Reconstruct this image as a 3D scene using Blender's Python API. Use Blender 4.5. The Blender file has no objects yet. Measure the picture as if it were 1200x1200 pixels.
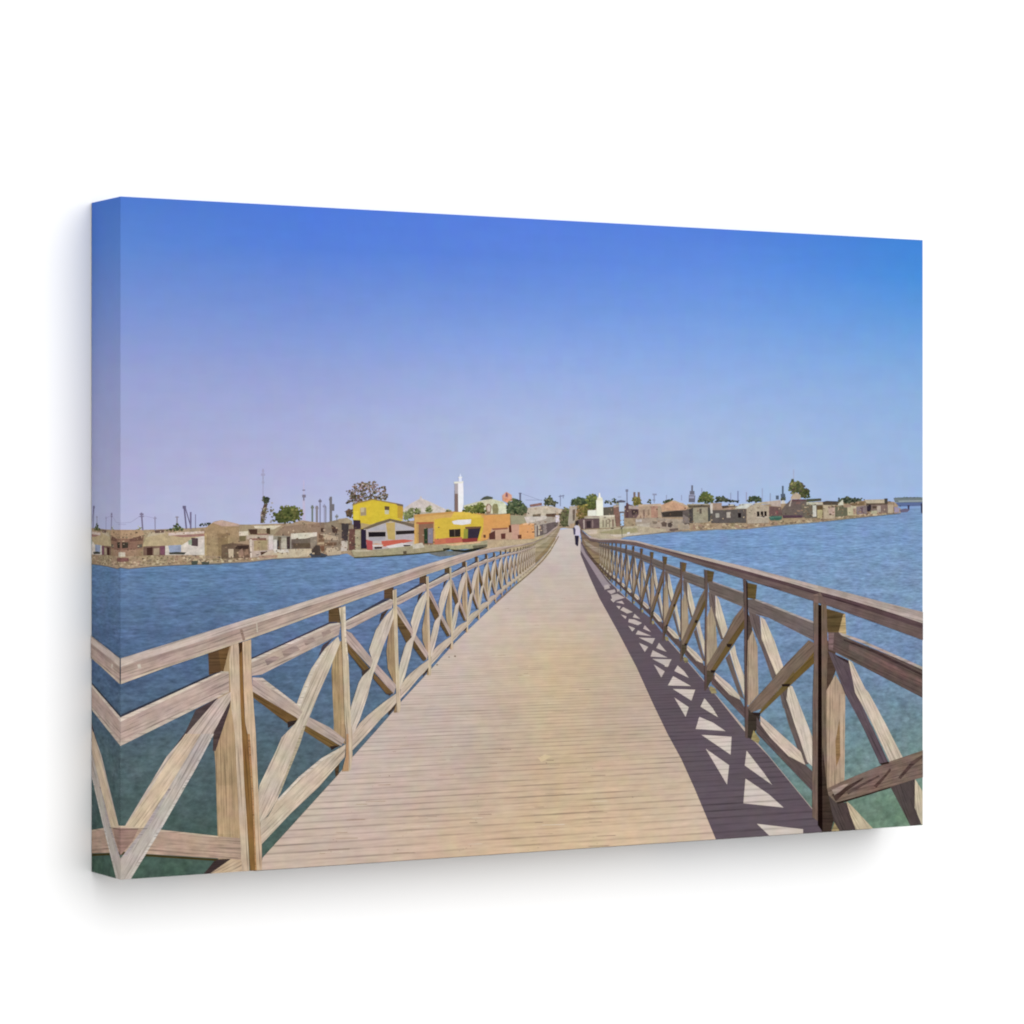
import bpy, math, random
random.seed(7)
sc = bpy.context.scene
col = sc.collection

# ---------------------------------------------------------------- camera (level, long lens)
F, YAW, CX, CY, CZ, SY = 3532.19577, 0.52667, -1.37762, -3.28118, 0.44437, -13.8688
W, H, D = 1.17983, 0.8, 0.0884            # canvas width, height, depth in metres
cd = bpy.data.cameras.new('camera'); cam = bpy.data.objects.new('camera', cd); col.objects.link(cam)
cam.location = (CX, CY, CZ); cam.rotation_euler = (math.pi/2, 0, -YAW)
cd.sensor_width = 36; cd.lens = 36*F/1200; cd.shift_y = SY/1200; cd.clip_start = .05; cd.clip_end = 200
sc.camera = cam

# the picture printed on the canvas was measured in its own plane; P() turns a measurement into
# canvas millimetres (u to the right, v up) on the flat front of the canvas
cyw, syw = math.cos(YAW), math.sin(YAW)
def P(x, y):
    a = (x-600)/F; b = -(y-600-SY)/F
    dx, dy, dz = syw + a*cyw, cyw - a*syw, b
    t = -CY/dy
    return ((CX+t*dx)*1000, (CZ+t*dz)*1000)
WM, HM, DM = W*1000, H*1000, D*1000

# ---------------------------------------------------------------- inks (procedural print materials)
GAIN = 1.0/1.30            # the lamps give the front of the canvas a bit more than 1
def lin(c):
    return tuple(((v/255/12.92) if v <= 10.3 else ((v/255+.055)/1.055)**2.4) for v in c)

def N(nt, t, **kw):
    n = nt.nodes.new(t)
    for k, v in kw.items(): setattr(n, k, v)
    return n
def ink(name, layers, chroma=0.0, block=0.02, cracks=0.0, tint=None):
    """layers: (uvmap, sx, sy, detail, amplitude)  ->  brightness noise multiplied into the printed colour"""
    m = bpy.data.materials.new(name); m.use_nodes = True; nt = m.node_tree
    b = nt.nodes['Principled BSDF']; b.inputs['Roughness'].default_value = .9
    b.inputs['Specular IOR Level'].default_value = 0.0
    at = N(nt, 'ShaderNodeAttribute', attribute_name='ink'); cur = at.outputs['Color']
    L = nt.links.new
    def scaled(uvn, sx, sy):
        u = N(nt, 'ShaderNodeUVMap', uv_map=uvn)
        mp = N(nt, 'ShaderNodeVectorMath', operation='MULTIPLY'); mp.inputs[1].default_value = (sx, sy, 1)
        L(u.outputs[0], mp.inputs[0]); return mp.outputs[0]
    def mulnoise(cur, vec, detail, amp, rough=.6):
        no = N(nt, 'ShaderNodeTexNoise'); no.inputs['Scale'].default_value = 1; no.inputs['Detail'].default_value = detail
        no.inputs['Roughness'].default_value = rough
        L(vec, no.inputs['Vector'])
        mr = N(nt, 'ShaderNodeMapRange'); mr.inputs['From Min'].default_value = .25; mr.inputs['From Max'].default_value = .75
        mr.inputs['To Min'].default_value = 1-amp; mr.inputs['To Max'].default_value = 1+amp; mr.clamp = False
        L(no.outputs['Fac'], mr.inputs['Value'])
        vm = N(nt, 'ShaderNodeVectorMath', operation='SCALE'); L(cur, vm.inputs[0]); L(mr.outputs[0], vm.inputs['Scale'])
        return vm.outputs[0]
    def chromanoise(cur, vec, amp):
        no = N(nt, 'ShaderNodeTexNoise'); no.inputs['Scale'].default_value = 1; no.inputs['Detail'].default_value = 1
        L(vec, no.inputs['Vector'])
        s1 = N(nt, 'ShaderNodeVectorMath', operation='SUBTRACT'); L(no.outputs['Color'], s1.inputs[0]); s1.inputs[1].default_value = (.5, .5, .5)
        s2 = N(nt, 'ShaderNodeVectorMath', operation='SCALE'); L(s1.outputs[0], s2.inputs[0]); s2.inputs['Scale'].default_value = amp
        s3 = N(nt, 'ShaderNodeVectorMath', operation='ADD'); L(s2.outputs[0], s3.inputs[0]); s3.inputs[1].default_value = (1, 1, 1)
        s4 = N(nt, 'ShaderNodeVectorMath', operation='MULTIPLY'); L(cur, s4.inputs[0]); L(s3.outputs[0], s4.inputs[1])
        return s4.outputs[0]
    for uvn, sx, sy, det, amp in layers: cur = mulnoise(cur, scaled(uvn, sx, sy), det, amp)
    if cracks:                                             # thin dark splits along the grain
        for sx, sy, lo, am in ((.009, .42, .60, cracks), (.02, .9, .62, cracks*.7)):
            no = N(nt, 'ShaderNodeTexNoise'); no.inputs['Scale'].default_value = 1; no.inputs['Detail'].default_value = 3
            L(scaled('grain', sx, sy), no.inputs['Vector'])
            mr = N(nt, 'ShaderNodeMapRange'); L(no.outputs['Fac'], mr.inputs['Value']); mr.inputs['From Min'].default_value = lo-.06; mr.inputs['From Max'].default_value = lo+.06
            mr.inputs['To Min'].default_value = 1; mr.inputs['To Max'].default_value = 1-am
            vm = N(nt, 'ShaderNodeVectorMath', operation='SCALE'); L(cur, vm.inputs[0]); L(mr.outputs[0], vm.inputs['Scale']); cur = vm.outputs[0]
    if tint:
        vm = N(nt, 'ShaderNodeVectorMath', operation='MULTIPLY'); L(cur, vm.inputs[0]); vm.inputs[1].default_value = tint; cur = vm.outputs[0]
    if chroma: cur = chromanoise(cur, scaled('canvas', .045, .045), chroma)
    if block:                                              # faint square patches, as in a compressed photograph
        sn = N(nt, 'ShaderNodeVectorMath', operation='SNAP'); sn.inputs[1].default_value = (11, 11, 11)
        L(scaled('canvas', 1, 1), sn.inputs[0])
        s5 = N(nt, 'ShaderNodeVectorMath', operation='SCALE'); L(sn.outputs[0], s5.inputs[0]); s5.inputs['Scale'].default_value = .037
        cur = chromanoise(cur, s5.outputs[0], block*4)
    return m, nt, cur, b, L, mulnoise, scaled
def finish(t):
    m, nt, cur, b, L = t[:5]
    g = N(nt, 'ShaderNodeVectorMath', operation='SCALE'); g.inputs['Scale'].default_value = GAIN
    L(cur, g.inputs[0]); L(g.outputs[0], b.inputs['Base Color']); return m
M = {}
M['sky'] = finish(ink('printed sky ink', [('canvas', .012, .05, 3, .02)], chroma=.07, block=.02))
M['town'] = finish(ink('printed masonry ink', [('canvas', .14, .18, 4, .24), ('canvas', .6, .35, 2, .14)], chroma=.16, block=.012))
M['clean'] = finish(ink('printed plain ink', [('canvas', .2, .2, 2, .05)], chroma=.08, block=.02))
M['paint'] = finish(ink('printed painted wall ink', [('canvas', .12, .2, 4, .12), ('canvas', .5, .5, 2, .06)], chroma=.07, block=.02))
M['leaf'] = finish(ink('printed foliage ink', [('canvas', .35, .35, 2, .22)], chroma=.25, block=.0))
M['wood'] = finish(ink('printed weathered wood ink', [('grain', .018, .34, 4, .20), ('grain', .05, .10, 4, .20), ('canvas', .025, .025, 3, .12)], chroma=.15, block=.012, cracks=.42, tint=(.86, .86, .88)))
M['dwood'] = finish(ink('printed shaded wood ink', [('grain', .02, .34, 4, .3), ('grain', .07, .14, 3, .2)], chroma=.3, block=.02, cracks=.4, tint=(.95, .93, .92)))
M['shadow'] = finish(ink('printed shadow ink', [('canvas', .006, .30, 3, .3), ('canvas', .02, .05, 2, .06)], chroma=.25, block=.03))
# water: ripples whose size grows toward the bottom of the picture
def water():
    t = list(ink('printed water ink', [('canvas', .006, .012, 3, .06)], chroma=.16, block=.02)); m, nt, cur, b, L, mulnoise, scaled = t
    u = N(nt, 'ShaderNodeUVMap', uv_map='canvas'); sp = N(nt, 'ShaderNodeSeparateXYZ'); L(u.outputs[0], sp.inputs[0])
    def math_(op, a, b_=None, c=None):
        n = N(nt, 'ShaderNodeMath', operation=op)
        for i, v in enumerate((a, b_, c)):
            if v is None: continue
            if isinstance(v, (int, float)): n.inputs[i].default_value = v
            else: L(v, n.inputs[i])
        return n.outputs[0]
    d = math_('MAXIMUM', math_('SUBTRACT', 455, sp.outputs[1]), 18)
    x = sp.outputs[0]
    ld = math_('LOGARITHM', d, 2.718)
    for (ax, ay, amp, det) in ((.022, 13, .17, 3), (.065, 40, .30, 3), (.011, 8, .09, 2), (.13, 70, .16, 2)):
        cb = N(nt, 'ShaderNodeCombineXYZ'); L(math_('MULTIPLY', x, ax), cb.inputs[0]); L(math_('MULTIPLY', ld, ay), cb.inputs[1])
        cb.inputs[2].default_value = ax
        cur = mulnoise(cur, cb.outputs[0], det, amp)
    g = N(nt, 'ShaderNodeVectorMath', operation='MULTIPLY'); L(cur, g.inputs[0]); g.inputs[1].default_value = (1.13, .99, .88)
    t[2] = g.outputs[0]; return finish(t)
M['water'] = water()
# walkway: cross planks whose joints close up with distance
def planks():
    t = list(ink('printed plank ink', [('canvas', .008, .02, 3, .05), ('canvas', .05, .12, 3, .06)], chroma=.13, block=.014, tint=(.97, .985, 1.05))); m, nt, cur, b, L, mulnoise, scaled = t
    u = N(nt, 'ShaderNodeUVMap', uv_map='canvas'); sp = N(nt, 'ShaderNodeSeparateXYZ'); L(u.outputs[0], sp.inputs[0])
    def math_(op, a, b_=None, c=None):
        n = N(nt, 'ShaderNodeMath', operation=op)
        for i, v in enumerate((a, b_, c)):
            if v is None: continue
            if isinstance(v, (int, float)): n.inputs[i].default_value = v
            else: L(v, n.inputs[i])
        return n.outputs[0]
    d = math_('MAXIMUM', math_('SUBTRACT', 452, sp.outputs[1]), 8)
    z = math_('DIVIDE', 19500, d)
    fr = math_('FRACT', z)
    dist = math_('MINIMUM', fr, math_('SUBTRACT', 1, fr))
    line = N(nt, 'ShaderNodeMapRange'); line.interpolation_type = 'SMOOTHSTEP'
    L(dist, line.inputs['Value']); line.inputs['From Min'].default_value = 0; line.inputs['From Max'].default_value = .2
    line.inputs['To Min'].default_value = 1; line.inputs['To Max'].default_value = 0
    # each joint has its own strength, and it varies along the plank
    cb = N(nt, 'ShaderNodeCombineXYZ'); L(math_('MULTIPLY', sp.outputs[0], .011), cb.inputs[0]); L(math_('MULTIPLY', math_('FLOOR', math_('ADD', z, .5)), 3.7), cb.inputs[1])
    no = N(nt, 'ShaderNodeTexNoise'); no.inputs['Scale'].default_value = 1; no.inputs['Detail'].default_value = 3; L(cb.outputs[0], no.inputs['Vector'])
    k = N(nt, 'ShaderNodeMapRange'); L(no.outputs['Fac'], k.inputs['Value']); k.inputs['From Min'].default_value = .32; k.inputs['From Max'].default_value = .72
    k.inputs['To Min'].default_value = .0; k.inputs['To Max'].default_value = .52
    fade = N(nt, 'ShaderNodeMapRange'); L(d, fade.inputs['Value']); fade.inputs['From Min'].default_value = 50; fade.inputs['From Max'].default_value = 280
    fade.inputs['To Min'].default_value = .05; fade.inputs['To Max'].default_value = 1
    s = math_('SUBTRACT', 1, math_('MULTIPLY', math_('MULTIPLY', line.outputs[0], k.outputs[0]), fade.outputs[0]))
    # planks differ a little
    cb2 = N(nt, 'ShaderNodeCombineXYZ'); L(math_('MULTIPLY', sp.outputs[0], .004), cb2.inputs[0]); L(math_('MULTIPLY', math_('FLOOR', z), 5.3), cb2.inputs[1]); cb2.inputs[2].default_value = 9
    cur = mulnoise(cur, cb2.outputs[0], 2, .08)
    # fine grooves across each plank
    cb3 = N(nt, 'ShaderNodeCombineXYZ'); L(math_('MULTIPLY', sp.outputs[0], .02), cb3.inputs[0]); L(math_('MULTIPLY', z, 3.2), cb3.inputs[1]); cb3.inputs[2].default_value = 4
    cur = mulnoise(cur, cb3.outputs[0], 2, .11)
    vm = N(nt, 'ShaderNodeVectorMath', operation='SCALE'); L(cur, vm.inputs[0]); L(s, vm.inputs['Scale'])
    t[2] = vm.outputs[0]; return finish(t)
M['plank'] = planks()

# ---------------------------------------------------------------- print builder
EPS = 0.000003
ink_height = {}               # how many layers of ink lie on each small square of the canvas
def clip(poly, ax, lim, keep_less):
    out = []; n = len(poly)
    for i in range(n):
        a, b = poly[i-1], poly[i]
        ia = (a[ax] <= lim) if keep_less else (a[ax] >= lim)
        ib = (b[ax] <= lim) if keep_less else (b[ax] >= lim)
        if ia != ib:
            t = (lim-a[ax])/(b[ax]-a[ax]); out.append((a[0]+t*(b[0]-a[0]), a[1]+t*(b[1]-a[1])))
        if ib: out.append(b)
    return out
def rect_clip(p, u0, v0, u1, v1):
    for ax, lim, kl in ((0, u0, False), (0, u1, True), (1, v0, False), (1, v1, True)):
        if len(p) < 3: return []
        p = clip(p, ax, lim, kl)
    return p if len(p) >= 3 else []
def area(p): return sum(p[i-1][0]*p[i][1]-p[i][0]*p[i-1][1] for i in range(len(p)))/2
def level(q, cs=1.5):
    """painter's order: a piece is lifted just above whatever ink already lies under it"""
    cells = []; m = 0
    v0, v1 = min(p[1] for p in q), max(p[1] for p in q)
    for j in range(int(v0//cs), int(v1//cs)+1):
        st = rect_clip(q, -1e4, j*cs, 1e4, (j+1)*cs)
        if not st: continue
        for i in range(int(min(p[0] for p in st)//cs), int(max(p[0] for p in st)//cs)+1):
            l = ink_height.get((i, j), 0); cells.append((i, j))
            if l > m: m = l
    for c in cells: ink_height[c] = m+1
    return m+1
def unkink(p):
    """drop the small back-and-forth steps where two measured outlines were joined"""
    p = list(p); ch = True
    def cs(a, b):
        n = math.hypot(*a)*math.hypot(*b); return (a[0]*b[0]+a[1]*b[1])/n if n > 1e-9 else 1
    while ch and len(p) > 4:
        ch = False
        for i in range(len(p)):
            a, b, c, d = (p[(i+k) % len(p)] for k in range(4))
            v1, v2, v3 = ((b[0]-a[0], b[1]-a[1]), (c[0]-b[0], c[1]-b[1]), (d[0]-c[0], d[1]-c[1]))
            if cs(v1, v2) < -.8 and cs(v2, v3) < -.8 and math.hypot(*v2) < 26:
                ib, ic = (i+1) % len(p), (i+2) % len(p)
                p[ib] = ((b[0]+c[0])/2, (b[1]+c[1])/2); del p[ic]; ch = True; break
    return p

class Print:
    """one flat printed piece: a mesh on the canvas that also wraps, mirrored, round the canvas edges"""
    def __init__(s): s.v = []; s.f = []; s.uv = []; s.g = []; s.c = []
    def face(s, pts, pos, color, grain):
        b = len(s.v); s.v += [pos(*p) for p in pts]; s.f.append(tuple(range(b, b+len(pts))))
        for p in pts:
            s.uv.append((p[0], p[1]))
            (ox, oy), (dx, dy) = grain
            s.g.append(((p[0]-ox)*dx+(p[1]-oy)*dy, -(p[0]-ox)*dy+(p[1]-oy)*dx))
            s.c.append(color(p[0], p[1]) if callable(color) else color)
    def add(s, pts, color, grain=None, cell=None, uv=False):
        q = pts if uv else [P(*p) for p in unkink(pts)]
        if not callable(color): color = lin(color)
        if abs(area(q)) < 1e-4: return
        if area(q) < 0: q = q[::-1]
        if grain:
            a, b = P(*grain[0]), P(*grain[1]); L = math.hypot(b[0]-a[0], b[1]-a[1]) or 1
            g = (a, ((b[0]-a[0])/L, (b[1]-a[1])/L))
        else: g = ((0, 0), (1, 0))
        e = level(q)*EPS
        tiles = [q]
        if cell:
            tiles = []
            for i in range(int(WM//cell)+1):
                st = rect_clip(q, i*cell, -1e4, (i+1)*cell, 1e4)
                if not st: continue
                for j in range(int(HM//cell)+1):
                    t = rect_clip(st, i*cell, j*cell, (i+1)*cell, (j+1)*cell)
                    if t: tiles.append(t)
        for q in tiles:
            for (r, pos, flip) in (((0, 0, WM, HM), lambda u, v: (u/1000, -e, v/1000), False),
                                   ((0, 0, DM, HM), lambda u, v: (-e, u/1000, v/1000), True),
                                   ((WM-DM, 0, WM, HM), lambda u, v: (W+e, (WM-u)/1000, v/1000), True),
                                   ((0, HM-DM, WM, HM), lambda u, v: (u/1000, (HM-v)/1000, H+e), True),
                                   ((0, 0, WM, DM), lambda u, v: (u/1000, v/1000, -e), True)):
                p = rect_clip(q, *r)
                if p and abs(area(p)) > 1e-3: s.face(p[::-1] if flip else p, pos, color, g)
    def build(s, name, mat, parent, label=None):
        if not s.f: return None
        me = bpy.data.meshes.new(name); me.from_pydata(s.v, [], s.f)
        for nm, dat in (('canvas', s.uv), ('grain', s.g)):
            l = me.uv_layers.new(name=nm); l.data.foreach_set('uv', [x for p in dat for x in p])
        a = me.color_attributes.new('ink', 'FLOAT_COLOR', 'CORNER')
        a.data.foreach_set('color', [x for c in s.c for x in (c[0], c[1], c[2], 1)])
        me.materials.append(M[mat])
        o = bpy.data.objects.new(name, me); col.objects.link(o); o.parent = parent
        if label: o['label'] = label
        return o

# ---------------------------------------------------------------- the canvas itself
canvas = bpy.data.objects.new('canvas_print', None); col.objects.link(canvas)
canvas['label'] = 'deep edged canvas print of a long wooden footbridge leading over blue water to a village'
canvas['category'] = 'canvas print'
def plain(name, color, rough=.9, noise=.03):
    m = bpy.data.materials.new(name); m.use_nodes = True; nt = m.node_tree; b = nt.nodes['Principled BSDF']
    b.inputs['Roughness'].default_value = rough; b.inputs['Specular IOR Level'].default_value = 0.1
    tc = N(nt, 'ShaderNodeTexCoord'); no = N(nt, 'ShaderNodeTexNoise'); no.inputs['Scale'].default_value = 40
    nt.links.new(tc.outputs['Object'], no.inputs['Vector'])
    mr = N(nt, 'ShaderNodeMapRange'); mr.inputs['To Min'].default_value = 1-noise; mr.inputs['To Max'].default_value = 1+noise
    nt.links.new(no.outputs['Fac'], mr.inputs['Value'])
    vm = N(nt, 'ShaderNodeVectorMath', operation='SCALE'); vm.inputs[0].default_value = color
    nt.links.new(mr.outputs[0], vm.inputs['Scale']); nt.links.new(vm.outputs[0], b.inputs['Base Color']); return m
MC = plain('white canvas cloth', (.75, .74, .72)); MP = plain('pine stretcher wood', (.55, .4, .25), noise=.12)
def box(name, x0, y0, z0, x1, y1, z1, m, parent, bevel=0):
    me = bpy.data.meshes.new(name)
    v = [(x, y, z) for x in (x0, x1) for y in (y0, y1) for z in (z0, z1)]
    me.from_pydata(v, [], [(0, 1, 3, 2), (4, 6, 7, 5), (0, 4, 5, 1), (2, 3, 7, 6), (0, 2, 6, 4), (1, 5, 7, 3)])
    me.materials.append(m); o = bpy.data.objects.new(name, me); col.objects.link(o)
    if parent: o.parent = parent
    return o
# cloth: front sheet and four wrapped sides (open at the back, where the stretcher bars show)
def cloth():
    me = bpy.data.meshes.new('cloth')
    f = [(0, 0, 0), (W, 0, 0), (W, 0, H), (0, 0, H)]; b = [(x, D, z) for x, y, z in f]
    me.from_pydata(f+b, [], [(0, 1, 2, 3), (0, 4, 5, 1), (1, 5, 6, 2), (2, 6, 7, 3), (3, 7, 4, 0)])
    me.materials.append(MC); o = bpy.data.objects.new('cloth', me); col.objects.link(o); o.parent = canvas
cloth()
k = .002
for a in ((k, .03, k, .045, D-k, H-k), (W-.045, .03, k, W-k, D-k, H-k), (.046, .03, k, W-.046, D-k, .045), (.046, .03, H-.045, W-.046, D-k, H-k)):
    box('stretcher_bar', a[0], a[1], a[2], a[3], a[4], a[5], MP, canvas)

# ---------------------------------------------------------------- helpers for measured shapes
class Reg:
    def __init__(s, x, y, k): s.x, s.y, s.k = x, y, k
    def __call__(s, *a): return [Pt(s.x+a[i]/s.k, s.y+a[i+1]/s.k, s) for i in range(0, len(a), 2)]
class Pt(tuple):
    def __new__(c, x, y, r): o = tuple.__new__(c, (x, y)); o.r = r; return o
T1, T2, T3, T4, T5, T6, T7 = [Reg(x, 540, 7.5) for x in (100, 240, 380, 520, 660, 800, 930)]
L1, L2 = Reg(100, 700, 5.4545), Reg(100, 860, 5.4545)
L3, L4 = Reg(280, 680, 6), Reg(280, 840, 6)
L5, L6, L7 = Reg(440, 620, 8.5714), Reg(440, 720, 8.5714), Reg(550, 600, 10)
R1, R2 = Reg(900, 660, 6.3158), Reg(900, 810, 6.3158)
R3, R4, R5, R6, R7 = Reg(780, 640, 8), Reg(780, 760, 8), Reg(680, 620, 9.2308), Reg(690, 700, 7.5), Reg(780, 840, 6)
LOWER = {id(L1): L2, id(L3): L4, id(R1): R2, id(R3): R4}
def clean(pts):
    for r in (L1, L3, R1, R3):
        lo = [p[1] for p in pts if getattr(p, 'r', None) is LOWER[id(r)]]
        if lo: pts = [p for p in pts if not (getattr(p, 'r', None) is r and p[1] > min(lo)+2)]
    return pts
def interp(pts, x):
    if x <= pts[0][0]: a, b = pts[0], pts[1]
    elif x >= pts[-1][0]: a, b = pts[-2], pts[-1]
    else:
        for i in range(len(pts)-1):
            if pts[i][0] <= x <= pts[i+1][0]: a, b = pts[i], pts[i+1]; break
    return a[1]+(b[1]-a[1])*(x-a[0])/(b[0]-a[0])
def gridcolor(xs, ys, rows):
    U = [P(x, 620)[0] for x in xs]; V = [P(560, y)[1] for y in ys]
    lr = [[lin(c) for c in r] for r in rows]
    def f(u, v):
        i = 0
        while i < len(U)-2 and u > U[i+1]: i += 1
        j = 0
        while j < len(V)-2 and v < V[j+1]: j += 1
        a = min(1, max(0, (u-U[i])/(U[i+1]-U[i]))); b = min(1, max(0, (v-V[j])/(V[j+1]-V[j])))
        return tuple((lr[j][i][k]*(1-a)+lr[j][i+1][k]*a)*(1-b)+(lr[j+1][i][k]*(1-a)+lr[j+1][i+1][k]*a)*b for k in range(3))
    return f
def one(name, mat, polys, parent=None, label=None):
    p = Print()
    for q in polys:
        p.add(q[1], q[0], grain=q[2] if len(q) > 2 else None)
    return p.build(name, mat, parent or canvas, label)

# ---------------------------------------------------------------- sky
p = Print()
sky = gridcolor((141, 360, 600, 840, 1081), (236, 300, 350, 400, 450, 500, 550, 605), [
 [(74, 116, 200), (76, 118, 212), (84, 122, 216), (78, 122, 214), (62, 126, 208)],
 [(90, 130, 204), (86, 126, 212), (92, 130, 214), (96, 138, 218), (72, 138, 214)],
 [(108, 138, 204), (108, 138, 208), (108, 143, 214), (110, 150, 219), (95, 150, 216)],
 [(128, 148, 206), (126, 150, 210), (130, 158, 219), (128, 162, 220), (118, 162, 217)],
 [(148, 158, 204), (148, 160, 208), (152, 171, 218), (146, 172, 220), (136, 170, 216)],
 [(158, 163, 204), (162, 170, 210), (166, 180, 216), (159, 180, 218), (146, 175, 217)],
 [(168, 169, 205), (172, 175, 210), (172, 184, 215), (166, 183, 216), (152, 177, 215)],
 [(174, 177, 208), (177, 183, 213), (176, 190, 218), (168, 186, 220), (158, 182, 220)]])
p.add([(-5, HM+5), (-5, P(141, 640)[1]), (WM+5, P(141, 640)[1]), (WM+5, HM+5)], sky, uv=True, cell=30)
p.build('printed_sky', 'sky', canvas)
# ---------------------------------------------------------------- water
p = Print()
wat = gridcolor((141, 300, 480, 640, 700, 860, 1081), (600, 640, 680, 720, 770, 820, 870, 920, 970, 1035), [
 [(104, 140, 180), (104, 140, 180), (104, 140, 180), (110, 145, 190), (112, 148, 196), (112, 150, 200), (112, 148, 196)],
 [(92, 128, 174), (96, 132, 178), (102, 138, 184), (106, 142, 190), (108, 146, 198), (110, 148, 200), (112, 148, 196)],
 [(88, 120, 162), (90, 124, 168), (98, 128, 176), (102, 134, 182), (106, 140, 190), (112, 148, 192), (112, 146, 188)],
 [(80, 108, 148), (86, 114, 154), (92, 120, 166), (98, 126, 170), (102, 132, 180), (112, 146, 188), (114, 148, 190)],
 [(72, 98, 134), (76, 102, 140), (82, 108, 144), (88, 114, 150), (98, 126, 170), (104, 136, 178), (106, 136, 178)],
 [(74, 98, 124), (76, 100, 128), (82, 108, 136), (84, 110, 140), (92, 120, 156), (100, 132, 166), (104, 134, 166)],
 [(74, 96, 106), (76, 98, 112), (78, 102, 122), (80, 104, 126), (92, 122, 150), (98, 130, 156), (104, 134, 150)],
 [(70, 92, 98), (72, 94, 102), (74, 98, 106), (78, 100, 110), (92, 122, 150), (100, 130, 142), (104, 134, 138)],
 [(66, 90, 86), (68, 90, 88), (70, 94, 92), (74, 96, 98), (92, 122, 140), (98, 126, 124), (98, 128, 116)],
 [(64, 90, 82), (64, 90, 84), (66, 92, 88), (70, 92, 92), (90, 118, 130), (94, 122, 112), (94, 124, 110)]])
p.add([(-5, -5), (WM+5, -5), (WM+5, P(1081, 595)[1]), P(1050, 595), P(900, 612), P(760, 625), P(690, 630), P(400, 634), (-5, P(141, 634)[1])], wat, uv=True, cell=24)
p.build('printed_water', 'water', canvas)

# ---------------------------------------------------------------- far bank: everything from the horizon forward
def muted(c):
    if max(c)-min(c) > 88: g = sum(c)/3; return tuple((v*.8+g*.2)*.98 for v in c)
    g = sum(c)/3; return tuple((v*.84+g*.16)*.93 for v in c)
def thing(name, label, reg, items, mat='town', mats={}):
    far = .24 if reg in (T6, T7) else (.12 if reg is T5 else 0)
    """items: (sub-part name or None, colour, flat points) - None goes into the thing's own mesh"""
    main = Print(); subs = []
    for it in items:
        if mat in ('town', 'paint'):
            c = muted(it[1]); g = sum(c)/3; it = (it[0], tuple((v*(1-far)+g*far)*(1-far*.25) for v in c), it[2])
        if it[0] is None: main.add(reg(*it[2]), it[1])
        else:
            q = Print(); q.add(reg(*it[2]), it[1]); subs.append((it[0], q))
    o = main.build(name, mat, canvas, label)
    for nm, q in subs: q.build(nm, mats.get(nm, mat), o)
    return o
def foliage(name, label, pts, colors, n, size=2.2, base=None, trunk=None, fill=.0):
    """an uneven crown of small leaf clumps scattered in an outline (photo-plane points)"""
    xs = [a[0] for a in pts]; ys = [a[1] for a in pts]
    def inside(x, y):
        c = False
        for i in range(len(pts)):
            (x1, y1), (x2, y2) = pts[i-1], pts[i]
            if (y1 > y) != (y2 > y) and x < (x2-x1)*(y-y1)/(y2-y1)+x1: c = not c
        return c
    main = Print()
    if base:
        cx, cy = sum(xs)/len(xs), sum(ys)/len(ys)
        main.add([(cx+(x-cx)*.82, cy+(y-cy)*.82) for x, y in pts], base)
    k = 0; tries = 0
    while k < n and tries < n*20:
        tries += 1
        x, y = random.uniform(min(xs), max(xs)), random.uniform(min(ys), max(ys))
        if not inside(x, y): continue
        k += 1
        t = (y-min(ys))/(max(ys)-min(ys)+1e-6)
        c = random.choice(colors); s = random.uniform(.75, 1.2)*(1.12-.3*t)
        r = size*random.uniform(.5, 1.2); a0 = random.uniform(0, 6.28)
        main.add([(x+r*random.uniform(.6, 1.1)*math.cos(a0+i*1.2566), y+r*.8*random.uniform(.6, 1.1)*math.sin(a0+i*1.2566)) for i in range(5)],
                 tuple(min(255, v*s) for v in c))
    o = main.build(name, 'leaf', canvas, label)
    if trunk:
        q = Print()
        for tr in trunk: q.add(tr, (96, 80, 66))
        q.build('trunk', 'dwood', o)
    return o
def bar(a, b, w0, w1=None):
    w1 = w0 if w1 is None else w1
    dx, dy = b[0]-a[0], b[1]-a[1]; L = math.hypot(dx, dy) or 1; nx, ny = -dy/L/2, dx/L/2
    return [(a[0]+nx*w0, a[1]+ny*w0), (b[0]+nx*w1, b[1]+ny*w1), (b[0]-nx*w1, b[1]-ny*w1), (a[0]-nx*w0, a[1]-ny*w0)]
def mast(name, label, reg, bars, color, parent=None):
    p = Print()
    for (x0, y0, x1, y1, w) in bars: p.add(bar(reg(x0, y0)[0], reg(x1, y1)[0], w/reg.k), color)
    return p.build(name, 'clean', parent or canvas, label)

GREEN = [(70, 82, 48), (92, 100, 60), (112, 116, 74), (56, 66, 44), (84, 84, 62)]
DGREEN = [(58, 66, 50), (74, 80, 58), (90, 92, 72), (48, 54, 46)]
PINKISH = [(116, 90, 92), (98, 84, 66), (132, 114, 104), (86, 76, 58), (112, 104, 80), (84, 80, 56), (150, 140, 140)]

# ground of the bank
ground = Print()
ground.add(T1(200, 612, 520, 606, 720, 600, 1050, 585, 1200, 560)+T2(400, 560, 1010, 540, 1200, 540)+T3(240, 560, 880, 520)+T4(0, 470, 700, 450, 1000, 420, 1200, 430)+T5(150, 420, 500, 400, 900, 400, 1200, 400)
    + T6(400, 400, 1200, 360)+T7(250, 360, 620, 350, 880, 360, 940, 400, 945, 455, 800, 476, 560, 500, 250, 535, 0, 556)+T6(800, 570, 560, 598, 300, 600, 0, 622)
    + T5(900, 632, 700, 650, 540, 668, 480, 700, 290, 692, 150, 600, 0, 590)+T4(1000, 600, 900, 650, 620, 720, 380, 790)+T3(1200, 760, 1060, 792, 800, 818, 500, 838, 262, 850, 200, 815, 0, 838)
    + T2(900, 852, 600, 862, 400, 888, 0, 908)+T1(800, 916, 600, 927, 380, 946, 300, 936, 200, 936), (158, 138, 114))
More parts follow.
